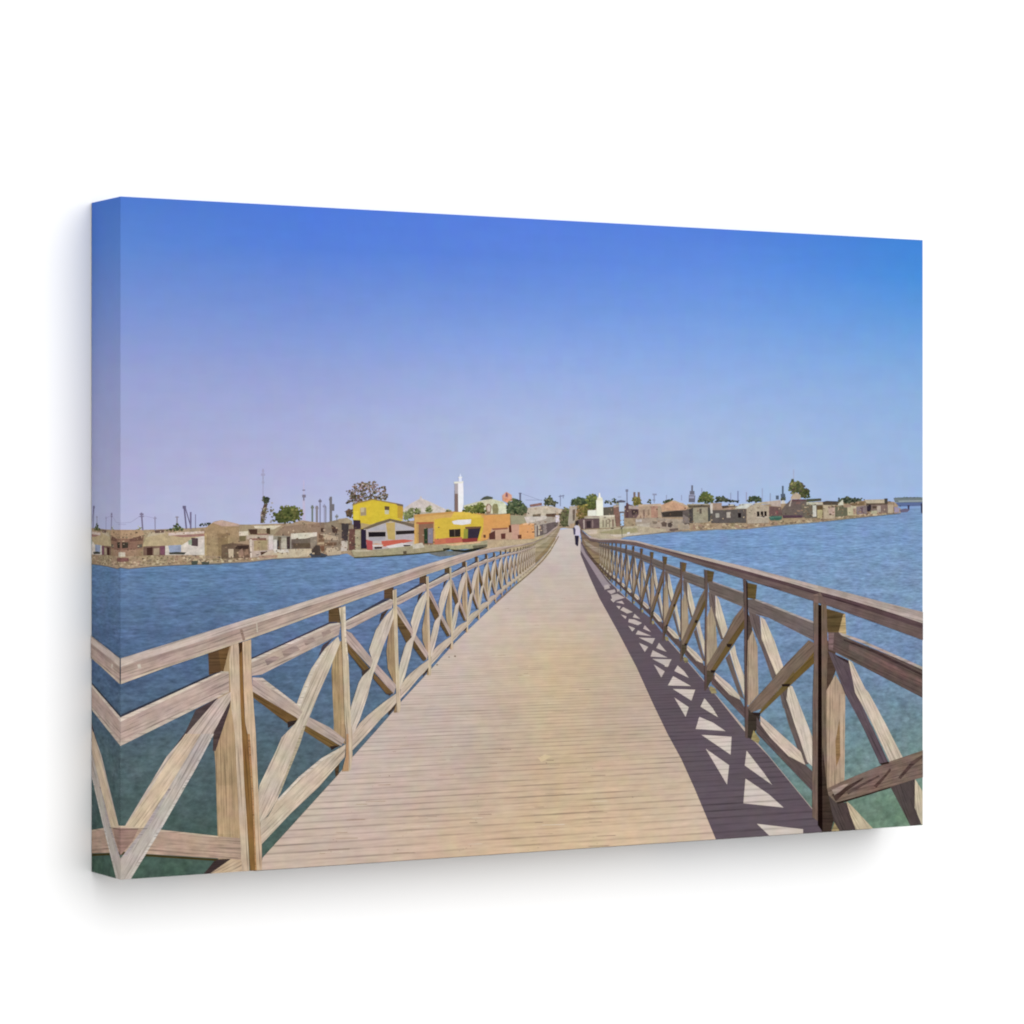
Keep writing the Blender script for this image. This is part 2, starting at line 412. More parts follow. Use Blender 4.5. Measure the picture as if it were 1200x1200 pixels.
ground.add([(566, 634), (600, 628), (640, 618), (652, 611), (652, 622), (632, 640), (600, 647), (572, 646)], (178, 160, 132))
shore = ground.build('printed_shore', 'town', canvas, 'sandy brown bank with rubble along the waterline')
# waterline rubble, one mottled band
p = Print()
def band(p, line, h, cols, step=3.0):
    for i in range(len(line)-1):
        (x0, y0), (x1, y1) = line[i], line[i+1]; n = max(1, int(math.hypot(x1-x0, y1-y0)/step))
        for k in range(n):
            t = (k+random.random())/n; x, y = x0+(x1-x0)*t, y0+(y1-y0)*t-random.uniform(0, h)
            r = random.uniform(.8, 2.2); a0 = random.uniform(0, 6)
            c = random.choice(cols)
            p.add([(x+r*1.3*math.cos(a0+j*1.2566)*random.uniform(.7, 1.1), y+r*.7*math.sin(a0+j*1.2566)) for j in range(5)], c)
RUB = [(178, 160, 132), (150, 128, 104), (166, 146, 118), (124, 106, 92), (190, 172, 146), (136, 120, 94), (154, 126, 108)]
l1 = T1(207, 925, 380, 930, 600, 915, 800, 900, 1200, 890)+T2(400, 872, 600, 850, 900, 838)
band(p, l1, 5, RUB, 1.1); band(p, T2(900, 838, 1200, 815)+T3(190, 810), 5, RUB, 1.6)
band(p, l1, 12, RUB, 1.4)
band(p, T5(560, 655, 900, 625, 1100, 605)+T6(0, 612, 300, 592, 560, 590, 800, 562, 1100, 538)+T7(250, 520, 560, 492, 900, 462), 3, RUB, 1.3)
band(p, T5(640, 560, 1100, 560)+T6(0, 580, 560, 570), 7, RUB, 1.3)
p.build('rubble', 'town', shore)
# dark wet line where the bank meets the water
p = Print()
for ln, cc in ((T1(207, 935, 300, 938, 380, 950, 600, 930, 800, 918, 1200, 908), (92, 92, 96)), (T2(0, 908, 400, 890, 600, 864, 900, 854, 1190, 828), (104, 108, 116)),
               (T5(540, 668, 700, 650, 900, 632, 1110, 615), (120, 125, 130)), (T6(0, 624, 300, 604, 560, 600, 800, 572, 1200, 538), (130, 132, 128)), (T7(250, 536, 560, 502, 800, 477, 940, 462), (110, 116, 120))):
    for i in range(len(ln)-1): p.add(bar(ln[i], ln[i+1], .9), cc)
p.build('waterline', 'clean', shore)

# behind: masts and poles on the skyline
POLE = (118, 112, 136)
mast('printed_pole', 'thin utility pole rising behind the flat reddish house at far left', T1, [(493, 455, 505, 612, 14), (478, 470, 512, 470, 14), (470, 490, 515, 490, 8)], POLE)
mast('printed_pole', 'thin pole above the long low house', T1, [(612, 490, 614, 612, 10), (598, 505, 628, 505, 7)], (140, 136, 158))
mast('printed_pole', 'thin pole in the scrub above the long low house', T1, [(806, 488, 806, 600, 12), (790, 495, 822, 495, 8)], (135, 128, 140))
mast('printed_mast', 'leaning two-legged mast above the long low house', T1, [(868, 400, 888, 598, 14), (880, 420, 922, 560, 10), (855, 408, 885, 408, 26)], (104, 98, 124))
mast('printed_pole', 'short dark pole beside the leaning mast', T1, [(926, 450, 926, 598, 15), (968, 470, 968, 598, 7)], (112, 104, 132))
mast('printed_wire', 'faint overhead wires between the poles at far left', T1, [(307, 548, 400, 540, 4), (400, 540, 490, 480, 4), (500, 480, 610, 505, 3), (307, 560, 360, 560, 4)], (150, 148, 178))
mast('printed_mast', 'tall lattice radio mast fading into the sky', T2, [(512, 70, 512, 200, 12), (512, 200, 512, 320, 8), (494, 122, 530, 122, 22), (500, 190, 524, 190, 18), (512, 80, 512, 100, 20)], (160, 158, 184))
mast('printed_mast', 'slender white mast with dark collar beside round tree', T2, [(870, 170, 870, 300, 9), (870, 340, 872, 620, 22)], (186, 178, 204))
mast('printed_mast', None, T2, [(856, 310, 888, 310, 26), (870, 300, 870, 350, 12), (858, 258, 882, 258, 10)], (122, 116, 132))
for x, y0, y1, w, c in ((945, 390, 560, 16, (110, 118, 112)), (985, 395, 560, 20, (130, 124, 128)), (1013, 335, 570, 9, (112, 108, 124)), (1051, 380, 560, 9, (140, 138, 160)), (1105, 320, 560, 18, (112, 110, 116)), (1160, 470, 560, 8, (120, 120, 120))):
    mast('printed_pole', None, T2, [(x, y0, x, y1, w), (x-14, y0+20, x+14, y0+20, 18)], c)
mast('printed_pole', 'pole with round clump beside the purple-brown tree', T3, [(58, 315, 60, 560, 20), (72, 380, 72, 440, 34), (14, 400, 14, 560, 8)], (112, 108, 112))
mast('printed_pole', None, T4, [(672, 280, 672, 370, 16), (660, 286, 684, 286, 10)], (104, 106, 128))
mast('printed_wire', None, T4, [(690, 290, 860, 350, 4), (720, 345, 870, 345, 5)], (140, 148, 176))
mast('printed_pole', None, T4, [(1025, 300, 1025, 400, 8), (1010, 315, 1060, 305, 10), (1050, 300, 1050, 330, 8)], (126, 132, 160))
mast('printed_pole', None, T5, [(560, 250, 562, 400, 10), (548, 262, 572, 262, 22)], (120, 122, 142))
mast('printed_pole', None, T5, [(626, 275, 626, 340, 20), (664, 275, 664, 330, 20)], (120, 104, 100))
mast('printed_pole', None, T5, [(800, 290, 800, 370, 10), (785, 296, 822, 296, 16), (785, 345, 810, 345, 14)], (140, 146, 170))
mast('printed_pole', None, T5, [(908, 300, 908, 350, 8), (480, 318, 510, 318, 8), (1040, 300, 1040, 350, 8)], (146, 154, 182))
mast('printed_minaret', 'dark pointed tower on the right hand skyline', T5, [(1133, 215, 1133, 270, 16), (1133, 265, 1133, 305, 42), (1133, 305, 1130, 365, 56)], (104, 104, 118))
mast('printed_minaret', None, T5, [(1130, 312, 1130, 330, 44), (1104, 300, 1160, 300, 8)], (150, 152, 176))
for x, y0, c in ((422, 280, (140, 148, 180)), (486, 265, (110, 116, 150)), (560, 275, (150, 150, 176)), (770, 285, (140, 148, 176)), (168, 240, (140, 146, 176)), (975, 75, (160, 168, 196)), (700, 240, (150, 158, 188))):
    mast('printed_pole', None, T6, [(x, y0, x, 360, 9)], c)
mast('printed_pole', 'dark tapering mast behind the scattered roofs on the right bank', T6, [(880, 220, 880, 340, 16), (880, 290, 886, 345, 40), (832, 305, 832, 340, 26)], (84, 94, 112))

# vegetation behind the houses
foliage('printed_bush', 'yellow green scrub above the long low house', T1(700, 615, 760, 590, 800, 545, 850, 590, 860, 612), GREEN, 50, 1.8)
foliage('printed_bush', None, T1(1000, 570, 1020, 535, 1110, 545, 1120, 572), DGREEN, 30, 1.5)
foliage('printed_bush', None, T1(440, 612, 470, 570, 510, 600), [(150, 150, 110)], 8, 1.5)
foliage('printed_palm_tree', 'bushy palm tree in front of the tall lattice mast', T2(500, 345, 510, 312, 560, 312, 568, 350, 550, 385, 520, 385), DGREEN, 40, 1.6, base=(76, 82, 52), trunk=[T2(520, 380, 550, 380, 540, 450, 518, 548, 488, 548, 492, 470)])
foliage('printed_bush', None, T2(490, 400, 560, 400, 590, 350, 610, 430, 580, 560, 560, 450, 520, 548, 488, 548), [(118, 116, 84), (150, 140, 130), (96, 92, 58), (170, 160, 150)], 44, 1.5)
foliage('printed_tree', 'dark green round tree beside the slender white mast', T2(590, 460, 640, 450, 680, 395, 760, 385, 835, 395, 858, 450, 850, 520, 780, 540, 690, 556, 640, 540, 600, 540), [(78, 88, 48), (92, 98, 56), (64, 72, 42), (104, 104, 62)], 170, 2.2, base=(76, 84, 48))
foliage('printed_tree', 'sparse purple brown tree spreading above the yellow house', T3(190, 270, 250, 240, 270, 200, 330, 185, 450, 180, 480, 240, 530, 220, 560, 300, 550, 345, 440, 335, 330, 350, 250, 390, 190, 370, 230, 330), PINKISH, 330, 1.9,
        trunk=[bar(a, b, .7) for a, b in ((T3(400, 340)[0], T3(330, 230)[0]), (T3(400, 340)[0], T3(450, 230)[0]), (T3(330, 345)[0], T3(240, 280)[0]), (T3(440, 335)[0], T3(520, 260)[0]))])
foliage('printed_bush', None, T3(180, 440, 215, 410, 250, 430, 250, 500, 190, 500), [(110, 84, 66), (90, 80, 56), (84, 66, 56)], 26, 1.7, base=(100, 80, 62))
foliage('printed_tree', None, T4(870, 395, 880, 340, 930, 300, 960, 340, 1000, 370, 990, 400), DGREEN+[(130, 126, 96)], 60, 1.8, base=(100, 104, 78))
foliage('printed_tree', None, T4(1115, 395, 1125, 345, 1170, 320, 1230, 325, 1290, 350, 1290, 395), [(62, 74, 56), (76, 84, 60), (90, 94, 66)], 70, 1.9, base=(72, 82, 60))
foliage('printed_tree', 'tall green tree close behind the small white mosque', T5(200, 310, 240, 300, 290, 290, 300, 400, 270, 430, 200, 430, 180, 380), [(96, 104, 56), (80, 88, 56), (120, 120, 70), (70, 78, 52)], 80, 1.9, base=(88, 96, 58))
foliage('printed_bush', None, T5(350, 380, 360, 330, 380, 350, 450, 330, 490, 360, 500, 395), DGREEN+[(150, 140, 110)], 36, 1.6)
foliage('printed_tree', None, T5(605, 395, 610, 330, 640, 310, 680, 330, 696, 380, 690, 398), [(116, 112, 58), (92, 90, 56), (136, 124, 74)], 60, 1.8, base=(112, 104, 62))
foliage('printed_bush', None, T5(735, 375, 750, 335, 770, 345, 770, 378), DGREEN, 14, 1.4)
foliage('printed_bush', None, T5(870, 375, 900, 340, 960, 335, 975, 365, 950, 380), DGREEN, 40, 1.7, base=(86, 92, 72))
foliage('printed_tree', 'green leafy tree right of the dark pointed tower', T6(135, 365, 150, 290, 200, 270, 250, 290, 275, 330, 260, 375), [(90, 104, 54), (74, 86, 50), (112, 116, 66)], 80, 1.9, base=(84, 96, 56))
foliage('printed_tree', None, T6(280, 362, 300, 320, 350, 305, 400, 340, 420, 350, 500, 350, 500, 366), DGREEN, 70, 1.8, base=(80, 88, 70))
foliage('printed_tree', None, T6(570, 362, 580, 320, 640, 305, 690, 325, 700, 362), [(70, 84, 66), (84, 92, 64), (62, 74, 60)], 66, 1.8, base=(76, 88, 66))
foliage('printed_bush', None, T6(860, 350, 870, 310, 900, 300, 915, 345), DGREEN, 22, 1.4)
foliage('printed_tree', 'tallest leafy tree on the right bank standing behind the peaked roof', T6(940, 260, 945, 190, 960, 165, 1000, 180, 1050, 200, 1080, 235, 1112, 260, 1108, 325, 1040, 330, 1030, 290, 990, 280, 950, 300), [(96, 100, 60), (80, 84, 58), (118, 116, 76), (96, 84, 72), (66, 74, 52)], 150, 2.2, base=(86, 90, 60), trunk=[bar(T6(1015, 300)[0], T6(1015, 345)[0], 1.4)])
foliage('printed_tree', None, T7(0, 250, 0, 180, 60, 190, 100, 235, 130, 260, 128, 325, 60, 325, 60, 300), [(96, 100, 60), (80, 84, 58), (66, 74, 52)], 26, 1.8)
foliage('printed_hedge', 'low dark tree line behind the last houses on the right', T7(370, 365, 400, 325, 480, 312, 520, 325, 620, 330, 620, 355, 500, 375, 430, 370), DGREEN, 70, 1.6, base=(84, 92, 80))
foliage('printed_hedge', 'thin dark tree line beyond the distant bridge', T7(880, 335, 900, 322, 1000, 320, 1134, 318, 1134, 335), [(84, 96, 96), (96, 106, 104)], 60, 1.3, base=(92, 102, 104))

# far bridge on the right horizon
thing('printed_bridge', 'distant low bridge crossing the water at the right edge', T7, [
    (None, (112, 122, 124), (880, 330, 1140, 326, 1140, 368, 890, 366)), (None, (150, 160, 162), (918, 350, 1140, 346, 1140, 357, 925, 361)),
    (None, (90, 106, 146), (895, 368, 1140, 364, 1140, 396, 925, 402)), (None, (128, 156, 200), (905, 402, 1140, 397, 1140, 420, 940, 420)),
    ('pier', (58, 58, 82), (1000, 390, 1020, 390, 1016, 434, 1004, 430)), ('pier', (48, 50, 78), (1116, 376, 1140, 372, 1140, 465, 1120, 458)), ('pier', (70, 76, 106), (930, 392, 942, 392, 940, 405, 932, 405))], 'clean')
thing('printed_boat', 'small grey boat moored by the last house on the right', T7, [(None, (104, 98, 120), (930, 432, 985, 418, 1022, 430, 1000, 450, 945, 455)), (None, (150, 140, 160), (880, 405, 925, 412, 926, 452, 884, 455))], 'clean')

# left bank houses
thing('printed_house', 'reddish brown flat roofed house cut by the left canvas edge', T1, [
    (None, (146, 108, 88), (200, 645, 517, 645, 505, 740, 500, 838, 200, 838)), ('roof', (186, 150, 118), (200, 606, 500, 606, 520, 648, 470, 668, 400, 684, 200, 684)),
    (None, (116, 82, 70), (380, 690, 505, 655, 502, 700, 400, 712)), ('window', (66, 58, 48), (322, 716, 378, 716, 376, 765, 322, 770)), (None, (166, 132, 104), (307, 790, 500, 775, 500, 838, 307, 838)), ('window', (100, 90, 80), (455, 740, 500, 730, 500, 760, 460, 768)), ('canopy', (214, 204, 180), (280, 800, 350, 806, 350, 842, 290, 842)), ('boat', (128, 84, 78), (280, 850, 380, 855, 384, 885, 300, 890))])
thing('printed_house', 'long low house with sloping tan roof and pinkish white end wall', T1, [
    (None, (128, 96, 84), (508, 745, 702, 740, 702, 832, 508, 832)), (None, (218, 206, 194), (702, 742, 850, 690, 1046, 655, 1052, 828, 702, 828)),
    ('roof', (194, 170, 130), (530, 676, 700, 632, 1042, 628, 1046, 658, 940, 682, 846, 742, 504, 752)), ('roof_edge', (222, 198, 186), (730, 634, 1042, 618, 1044, 636, 730, 658)), ('roof_edge', (170, 122, 112), (760, 656, 1046, 640, 1046, 662, 850, 672)),
    ('door', (74, 46, 42), (540, 765, 590, 760, 590, 832, 540, 832)), ('door', (128, 78, 96), (655, 750, 700, 748, 700, 826, 660, 826)), ('window', (150, 162, 192), (728, 745, 842, 738, 842, 800, 740, 804)), ('window_sill', (70, 72, 64), (735, 806, 800, 800, 885, 804, 870, 824, 740, 822)),
    ('window', (86, 68, 70), (932, 676, 990, 680, 990, 752, 932, 746)), (None, (150, 170, 140), (905, 700, 935, 690, 935, 740, 905, 735)), (None, (178, 156, 130), (600, 770, 650, 766, 650, 826, 600, 828)), (None, (196, 176, 146), (560, 632, 700, 625, 700, 640, 540, 670)), (None, (110, 84, 76), (612, 610, 690, 606, 690, 632, 612, 636))])
for q in ((930, 880, 990, 878, 985, 912, 935, 915), (1020, 888, 1090, 885, 1085, 912, 1025, 914)):
    thing('printed_boat', None, T1, [(None, (78, 84, 74), q)])
thing('printed_thatched_hut', 'large straw brown thatched hut right of the pinkish white wall', T1, [
    (None, (172, 144, 106), (1046, 660, 1060, 585, 1130, 535, 1200, 520, 1350, 560, 1358, 720, 1260, 840, 1060, 835)), ('roof_top', (200, 168, 150), (1120, 545, 1200, 520, 1350, 556, 1352, 576, 1200, 575)), (None, (188, 160, 112), (1046, 640, 1066, 640, 1066, 835, 1048, 830)), (None, (150, 122, 88), (1160, 640, 1260, 640, 1240, 840, 1170, 835))])
thing('printed_shelter', 'dark open shelter on posts at the foot of the thatched hut', T2, [(None, (116, 92, 74), (145, 740, 230, 722, 395, 738, 395, 852, 145, 862)), ('post', (206, 180, 152), (205, 775, 252, 775, 252, 850, 210, 850)),
    ('opening', (66, 50, 44), (262, 745, 388, 745, 380, 780, 270, 775)), ('post', (162, 128, 108), (290, 800, 330, 770, 345, 845, 300, 850)), (None, (150, 120, 96), (345, 780, 380, 775, 385, 820, 350, 830))])
thing('printed_house', 'small whitewashed house under a pale flat roof line', T2, [(None, (172, 150, 120), (300, 600, 680, 572, 602, 660, 300, 710)), ('roof', (222, 206, 182), (430, 572, 672, 568, 600, 604, 440, 592)), ('wall', (222, 208, 184), (300, 622, 380, 618, 384, 656, 300, 658)),
    ('opening', (84, 58, 48), (380, 602, 462, 600, 460, 648, 400, 646)), ('window', (76, 60, 44), (540, 592, 574, 590, 574, 645, 544, 645)), (None, (124, 112, 76), (300, 662, 360, 660, 358, 705, 306, 708)), (None, (150, 106, 92), (460, 640, 560, 640, 560, 656, 460, 660))])
thing('printed_house', 'tan mud walled house with a framed blank front', T2, [(None, (196, 176, 158), (366, 655, 602, 650, 602, 785, 570, 835, 400, 852, 388, 690, 366, 690)), ('door', (176, 154, 112), (430, 702, 552, 692, 552, 785, 430, 792)), ('roof_edge', (140, 96, 84), (390, 682, 540, 678, 540, 700, 390, 696)),
    ('opening', (82, 56, 42), (488, 800, 550, 798, 550, 832, 494, 834)), (None, (222, 208, 200), (560, 660, 600, 660, 600, 780, 566, 780)), (None, (228, 214, 194), (395, 690, 412, 690, 412, 850, 400, 850))])
thing('printed_thatched_hut', 'brown hut with broad thatched roof and pale low wall beside it', T2, [(None, (156, 146, 130), (600, 662, 760, 655, 760, 778, 600, 782)), ('roof', (158, 130, 106), (605, 650, 700, 570, 850, 522, 1012, 545, 1022, 632, 880, 640, 750, 662)),
    ('roof_ridge', (178, 152, 122), (700, 572, 850, 522, 1010, 545, 840, 560)), ('opening', (104, 92, 74), (640, 668, 672, 668, 660, 778, 640, 778)), ('opening', (70, 56, 54), (718, 668, 748, 664, 748, 775, 722, 775)), (None, (214, 208, 196), (602, 695, 634, 692, 634, 782, 602, 784)), ('opening', (60, 54, 56), (634, 700, 650, 700, 650, 778, 634, 778)), ('panel', (192, 184, 160), (672, 684, 716, 680, 718, 772, 672, 772))])
thing('printed_house', 'low dark walled house with pale sloping roof edge', T2, [(None, (116, 100, 90), (760, 682, 985, 660, 985, 772, 760, 774)), ('roof', (222, 210, 192), (755, 640, 985, 628, 985, 662, 880, 684, 757, 688)), (None, (150, 134, 118), (925, 670, 985, 665, 985, 770, 930, 770)), (None, (100, 82, 66), (775, 725, 925, 722, 925, 765, 775, 768))])
thing('printed_beach', 'pale strip of sand in front of the low dark walled house', T2, [(None, (204, 186, 156), (450, 858, 560, 792, 700, 778, 935, 772, 940, 810, 900, 842, 600, 858, 470, 868)), (None, (216, 206, 190), (600, 780, 730, 778, 740, 806, 610, 808)), (None, (184, 150, 122), (470, 835, 640, 825, 640, 850, 480, 862))])
thing('printed_house', 'brown shack with stacked boards beside the dark moored boat', T2, [(None, (162, 130, 104), (985, 640, 1050, 600, 1180, 650, 1185, 770, 985, 770)), ('board', (128, 96, 72), (1000, 690, 1165, 680, 1165, 702, 1000, 712)), ('board', (198, 172, 136), (990, 720, 1170, 712, 1170, 724, 990, 734)), ('board', (212, 192, 160), (1040, 640, 1070, 640, 1070, 680, 1045, 676)), (None, (200, 176, 146), (1060, 765, 1200, 755, 1200, 822, 1075, 832)), (None, (120, 88, 68), (1000, 640, 1040, 660, 1030, 690, 1000, 680))])
thing('printed_boat', 'dark boat drawn up below the brown shack', T2, [(None, (70, 74, 84), (915, 820, 975, 790, 1080, 830, 1060, 848, 940, 850)), (None, (78, 66, 60), (935, 790, 975, 740, 1010, 745, 1020, 830, 960, 830)), (None, (130, 88, 66), (1010, 750, 1060, 745, 1060, 790, 1025, 800))])
thing('printed_house', 'dark weathered shack behind the row of poles', T2, [(None, (140, 116, 94), (1018, 545, 1200, 535, 1200, 645, 1020, 640)), ('opening', (76, 62, 58), (1098, 560, 1145, 555, 1148, 635, 1098, 630)), ('opening', (72, 50, 42), (1018, 592, 1044, 592, 1044, 625, 1020, 625)), (None, (110, 80, 64), (1140, 595, 1200, 590, 1200, 632, 1150, 634)), (None, (206, 182, 150), (1150, 540, 1200, 530, 1200, 560, 1150, 562)), (None, (214, 196, 160), (1080, 590, 1096, 590, 1096, 632, 1080, 632))])
# middle cluster
thing('printed_house', 'cluttered brown shacks left of the yellow house', T3, [(None, (150, 130, 108), (0, 545, 130, 515, 245, 525, 250, 700, 240, 770, 110, 795, 0, 800)), ('roof', (176, 154, 126), (120, 512, 200, 500, 245, 530, 245, 548, 125, 545)), ('opening', (72, 62, 64), (150, 548, 216, 552, 205, 705, 152, 700)),
    (None, (116, 76, 68), (214, 600, 272, 598, 270, 782, 216, 785)), ('wall', (176, 162, 132), (270, 612, 320, 610, 320, 775, 270, 778)), ('wall', (208, 194, 180), (150, 705, 205, 702, 200, 792, 142, 795)), ('water_tank', (62, 46, 60), (254, 520, 318, 518, 318, 600, 258, 602)), ('opening', (60, 50, 60), (320, 596, 372, 596, 372, 772, 322, 772)),
    (None, (120, 92, 70), (0, 720, 110, 715, 105, 745, 0, 750)), (None, (196, 172, 142), (0, 640, 120, 670, 120, 700, 0, 690)), (None, (204, 180, 150), (20, 765, 120, 760, 110, 795, 10, 800)), ('opening', (80, 58, 50), (60, 560, 120, 600, 110, 640, 70, 630))])
thing('printed_tent', 'pale pinkish peaked hall roof behind the yellow house', T3, [(None, (214, 202, 194), (670, 455, 690, 425, 760, 375, 850, 328, 940, 365, 1080, 432, 1090, 470, 680, 475)), ('wall', (186, 176, 158), (680, 445, 1120, 455, 1120, 505, 700, 505)), (None, (214, 200, 200), (842, 312, 854, 312, 862, 345, 838, 345))])
for q in ((700, 500, 720, 440, 760, 400, 790, 425, 790, 480, 770, 520), (790, 460, 800, 410, 840, 415, 850, 450, 820, 475), (890, 450, 900, 400, 940, 395, 950, 440, 920, 460), (1070, 450, 1085, 425, 1110, 435, 1115, 455), (690, 450, 740, 460, 745, 530, 700, 520)):
    foliage('printed_bush', None, T3(*q), [(104, 116, 64), (124, 130, 88), (88, 94, 62), (150, 150, 120)], 26, 1.6, base=(116, 122, 84))
thing('printed_house', 'two storey bright yellow house with sloping roof', T3, [(None, (222, 190, 40), (250, 384, 430, 338, 642, 385, 642, 500, 700, 525, 560, 545, 400, 590, 325, 600, 315, 522, 252, 520)), ('side_wall', (196, 152, 44), (642, 384, 692, 402, 690, 516, 642, 500)), (None, (236, 206, 50), (258, 440, 300, 440, 305, 520, 256, 518)),
    ('roof_edge', (160, 130, 66), (243, 384, 300, 360, 430, 333, 692, 384, 692, 396, 430, 344, 300, 374, 250, 396)), ('roof_edge', (120, 104, 84), (628, 374, 690, 384, 694, 402, 640, 392)),
    ('window', (170, 150, 116), (314, 416, 366, 410, 368, 480, 318, 484)), ('window', (104, 80, 58), (528, 398, 572, 402, 570, 436, 530, 432)), ('window', (206, 198, 168), (530, 432, 568, 434, 566, 470, 532, 468)), ('window', (206, 190, 150), (318, 412, 350, 410, 350, 450, 320, 452))], 'paint')
thing('printed_house', 'open fronted white gabled building with red painted base', T3, [(None, (196, 182, 178), (345, 600, 560, 535, 620, 535, 822, 600, 830, 740, 600, 775, 380, 782, 362, 700)), ('roof', (118, 102, 82), (330, 598, 450, 545, 575, 508, 700, 535, 862, 575, 862, 590, 820, 592, 620, 540, 580, 530, 470, 568, 375, 602)), ('roof', (186, 160, 110), (320, 545, 400, 560, 460, 545, 345, 592, 322, 592)),
    ('gable', (182, 176, 184), (376, 604, 540, 552, 540, 606, 380, 622)), ('gable', (186, 180, 186), (622, 545, 800, 598, 800, 612, 622, 606)), ('column', (196, 164, 92), (540, 545, 620, 540, 622, 695, 560, 690)), ('opening', (34, 30, 34), (386, 626, 538, 624, 538, 666, 388, 670)), ('opening', (46, 38, 38), (626, 616, 802, 610, 802, 640, 628, 650)),
    (None, (176, 170, 178), (390, 672, 538, 670, 530, 700, 400, 706)), (None, (186, 174, 180), (628, 652, 800, 642, 800, 690, 632, 696)), ('base', (208, 92, 72), (500, 705, 700, 690, 790, 702, 640, 735, 560, 755, 510, 752)), ('base', (190, 76, 76), (366, 692, 424, 706, 424, 782, 376, 782)), (None, (206, 150, 110), (420, 735, 450, 725, 520, 735, 510, 760, 440, 762)),
    ('table', (220, 212, 208), (420, 738, 505, 736, 515, 752, 430, 756)), ('table', (224, 216, 216), (540, 750, 680, 722, 780, 735, 770, 758, 600, 785)), ('table', (60, 52, 54), (438, 756, 506, 756, 506, 772, 442, 776)), ('table', (70, 60, 64), (690, 738, 762, 738, 750, 752, 700, 752)), (None, (206, 190, 160), (785, 690, 850, 730, 840, 755, 770, 755)), ('window', (46, 38, 60), (322, 604, 366, 606, 368, 768, 326, 768))], 'paint')
thing('printed_fence', 'brown board fence right of the white gabled building', T3, [(None, (112, 84, 76), (815, 560, 885, 520, 895, 735, 840, 705, 812, 640)), ('person_in_white', (216, 206, 214), (848, 672, 862, 662, 876, 672, 874, 712, 852, 712))])
thing('printed_house', 'long yellow and orange house with dark porch and white sign', T4, [(None, (216, 166, 84), (-260, 478, 0, 458, 140, 440, 350, 470, 352, 600, 320, 712, 0, 728, -260, 735)), ('front', (220, 184, 50), (-85, 515, 0, 500, 350, 500, 345, 590, 320, 694, 0, 722, -70, 724)), ('roof_edge', (206, 150, 76), (-260, 474, 0, 452, 150, 438, 360, 468, 360, 482, 140, 455, 0, 470, -260, 498)),
    ('front', (228, 190, 62), (90, 452, 180, 446, 330, 478, 330, 500, 60, 505)), ('porch', (150, 108, 84), (-240, 552, -90, 545, -92, 735, -240, 732)), ('porch_roof', (178, 92, 60), (-242, 540, -90, 536, -88, 550, -242, 560)), ('door', (44, 66, 44), (-176, 592, -142, 590, -142, 728, -174, 728)), ('door', (142, 134, 150), (-140, 596, -96, 590, -96, 725, -140, 722)), ('column', (196, 152, 80), (-240, 552, -222, 552, -222, 730, -240, 730)),
    ('sign', (232, 230, 232), (70, 532, 120, 520, 240, 514, 236, 552, 160, 564, 85, 556)), ('window', (52, 42, 38), (45, 604, 146, 598, 146, 668, 48, 672)), ('window_frame', (120, 100, 80), (92, 602, 98, 602, 98, 670, 92, 670)), ('opening', (58, 48, 64), (190, 592, 326, 584, 300, 684, 190, 694)), ('shutter', (150, 150, 50), (176, 600, 212, 596, 210, 690, 170, 694)), ('base', (200, 96, 78), (16, 678, 158, 670, 162, 716, 16, 726)), ('base', (146, 54, 52), (158, 684, 300, 678, 292, 714, 164, 718)), ('base', (206, 110, 76), (-85, 688, 16, 680, 16, 728, -85, 736)),
    ('awning', (120, 84, 60), (186, 580, 330, 576, 326, 592, 190, 600))], 'paint')
thing('printed_mosque', 'pale cream vaulted hall right of the tall minaret', T4, [(None, (216, 214, 180), (175, 392, 250, 372, 330, 350, 420, 335, 520, 360, 552, 390, 552, 462, 480, 468, 180, 450)), ('dark_dome', (84, 92, 80), (318, 345, 350, 318, 380, 308, 430, 320, 428, 336, 380, 340)), ('arch', (160, 128, 104), (368, 400, 382, 378, 402, 378, 420, 400, 410, 462, 370, 462)), ('arch', (214, 190, 170), (380, 400, 396, 384, 410, 405, 405, 445, 382, 445)), ('arch', (150, 140, 96), (424, 400, 440, 375, 470, 380, 480, 420, 476, 466, 430, 464)), ('wall', (222, 222, 196), (478, 372, 540, 376, 548, 460, 490, 465))])
foliage('printed_bush', 'row of green bushes before the cream vaulted hall', T4(168, 440, 180, 400, 250, 395, 320, 365, 370, 400, 372, 460, 260, 462), [(92, 100, 50), (112, 118, 66), (130, 130, 80), (76, 84, 44)], 90, 1.9, base=(98, 104, 56))
thing('printed_minaret', 'tall white minaret with a pointed top left of the cream hall', T4, [(None, (232, 230, 234), (124, 185, 168, 180, 172, 262, 172, 380, 158, 448, 124, 448)), ('side', (124, 104, 100), (94, 262, 124, 262, 126, 448, 94, 448)), ('side', (168, 160, 164), (94, 190, 124, 185, 124, 290, 96, 290)), ('balcony', (226, 224, 210), (88, 184, 170, 178, 170, 196, 90, 200)), ('upper_stage', (220, 224, 240), (131, 146, 156, 146, 158, 184, 129, 184)), ('balcony', (236, 234, 226), (127, 142, 160, 140, 160, 149, 127, 151)), ('dome_tip', (214, 220, 244), (135, 142, 138, 124, 144, 110, 150, 124, 153, 142))], 'clean')
thing('printed_dome', 'small orange dome above the dark bush', T4, [(None, (220, 156, 128), (516, 350, 512, 305, 550, 272, 596, 300, 602, 350, 560, 368)), (None, (150, 96, 110), (545, 275, 562, 290, 560, 320, 540, 315)), (None, (226, 140, 100), (530, 330, 590, 335, 580, 360, 540, 360))])
foliage('printed_bush', 'large dark green bush behind the orange house', T4(550, 400, 570, 360, 605, 332, 650, 345, 700, 370, 745, 415, 752, 462, 680, 476, 560, 466), [(74, 86, 62), (88, 98, 66), (60, 70, 54), (108, 112, 84)], 170, 2.1, base=(76, 86, 62))
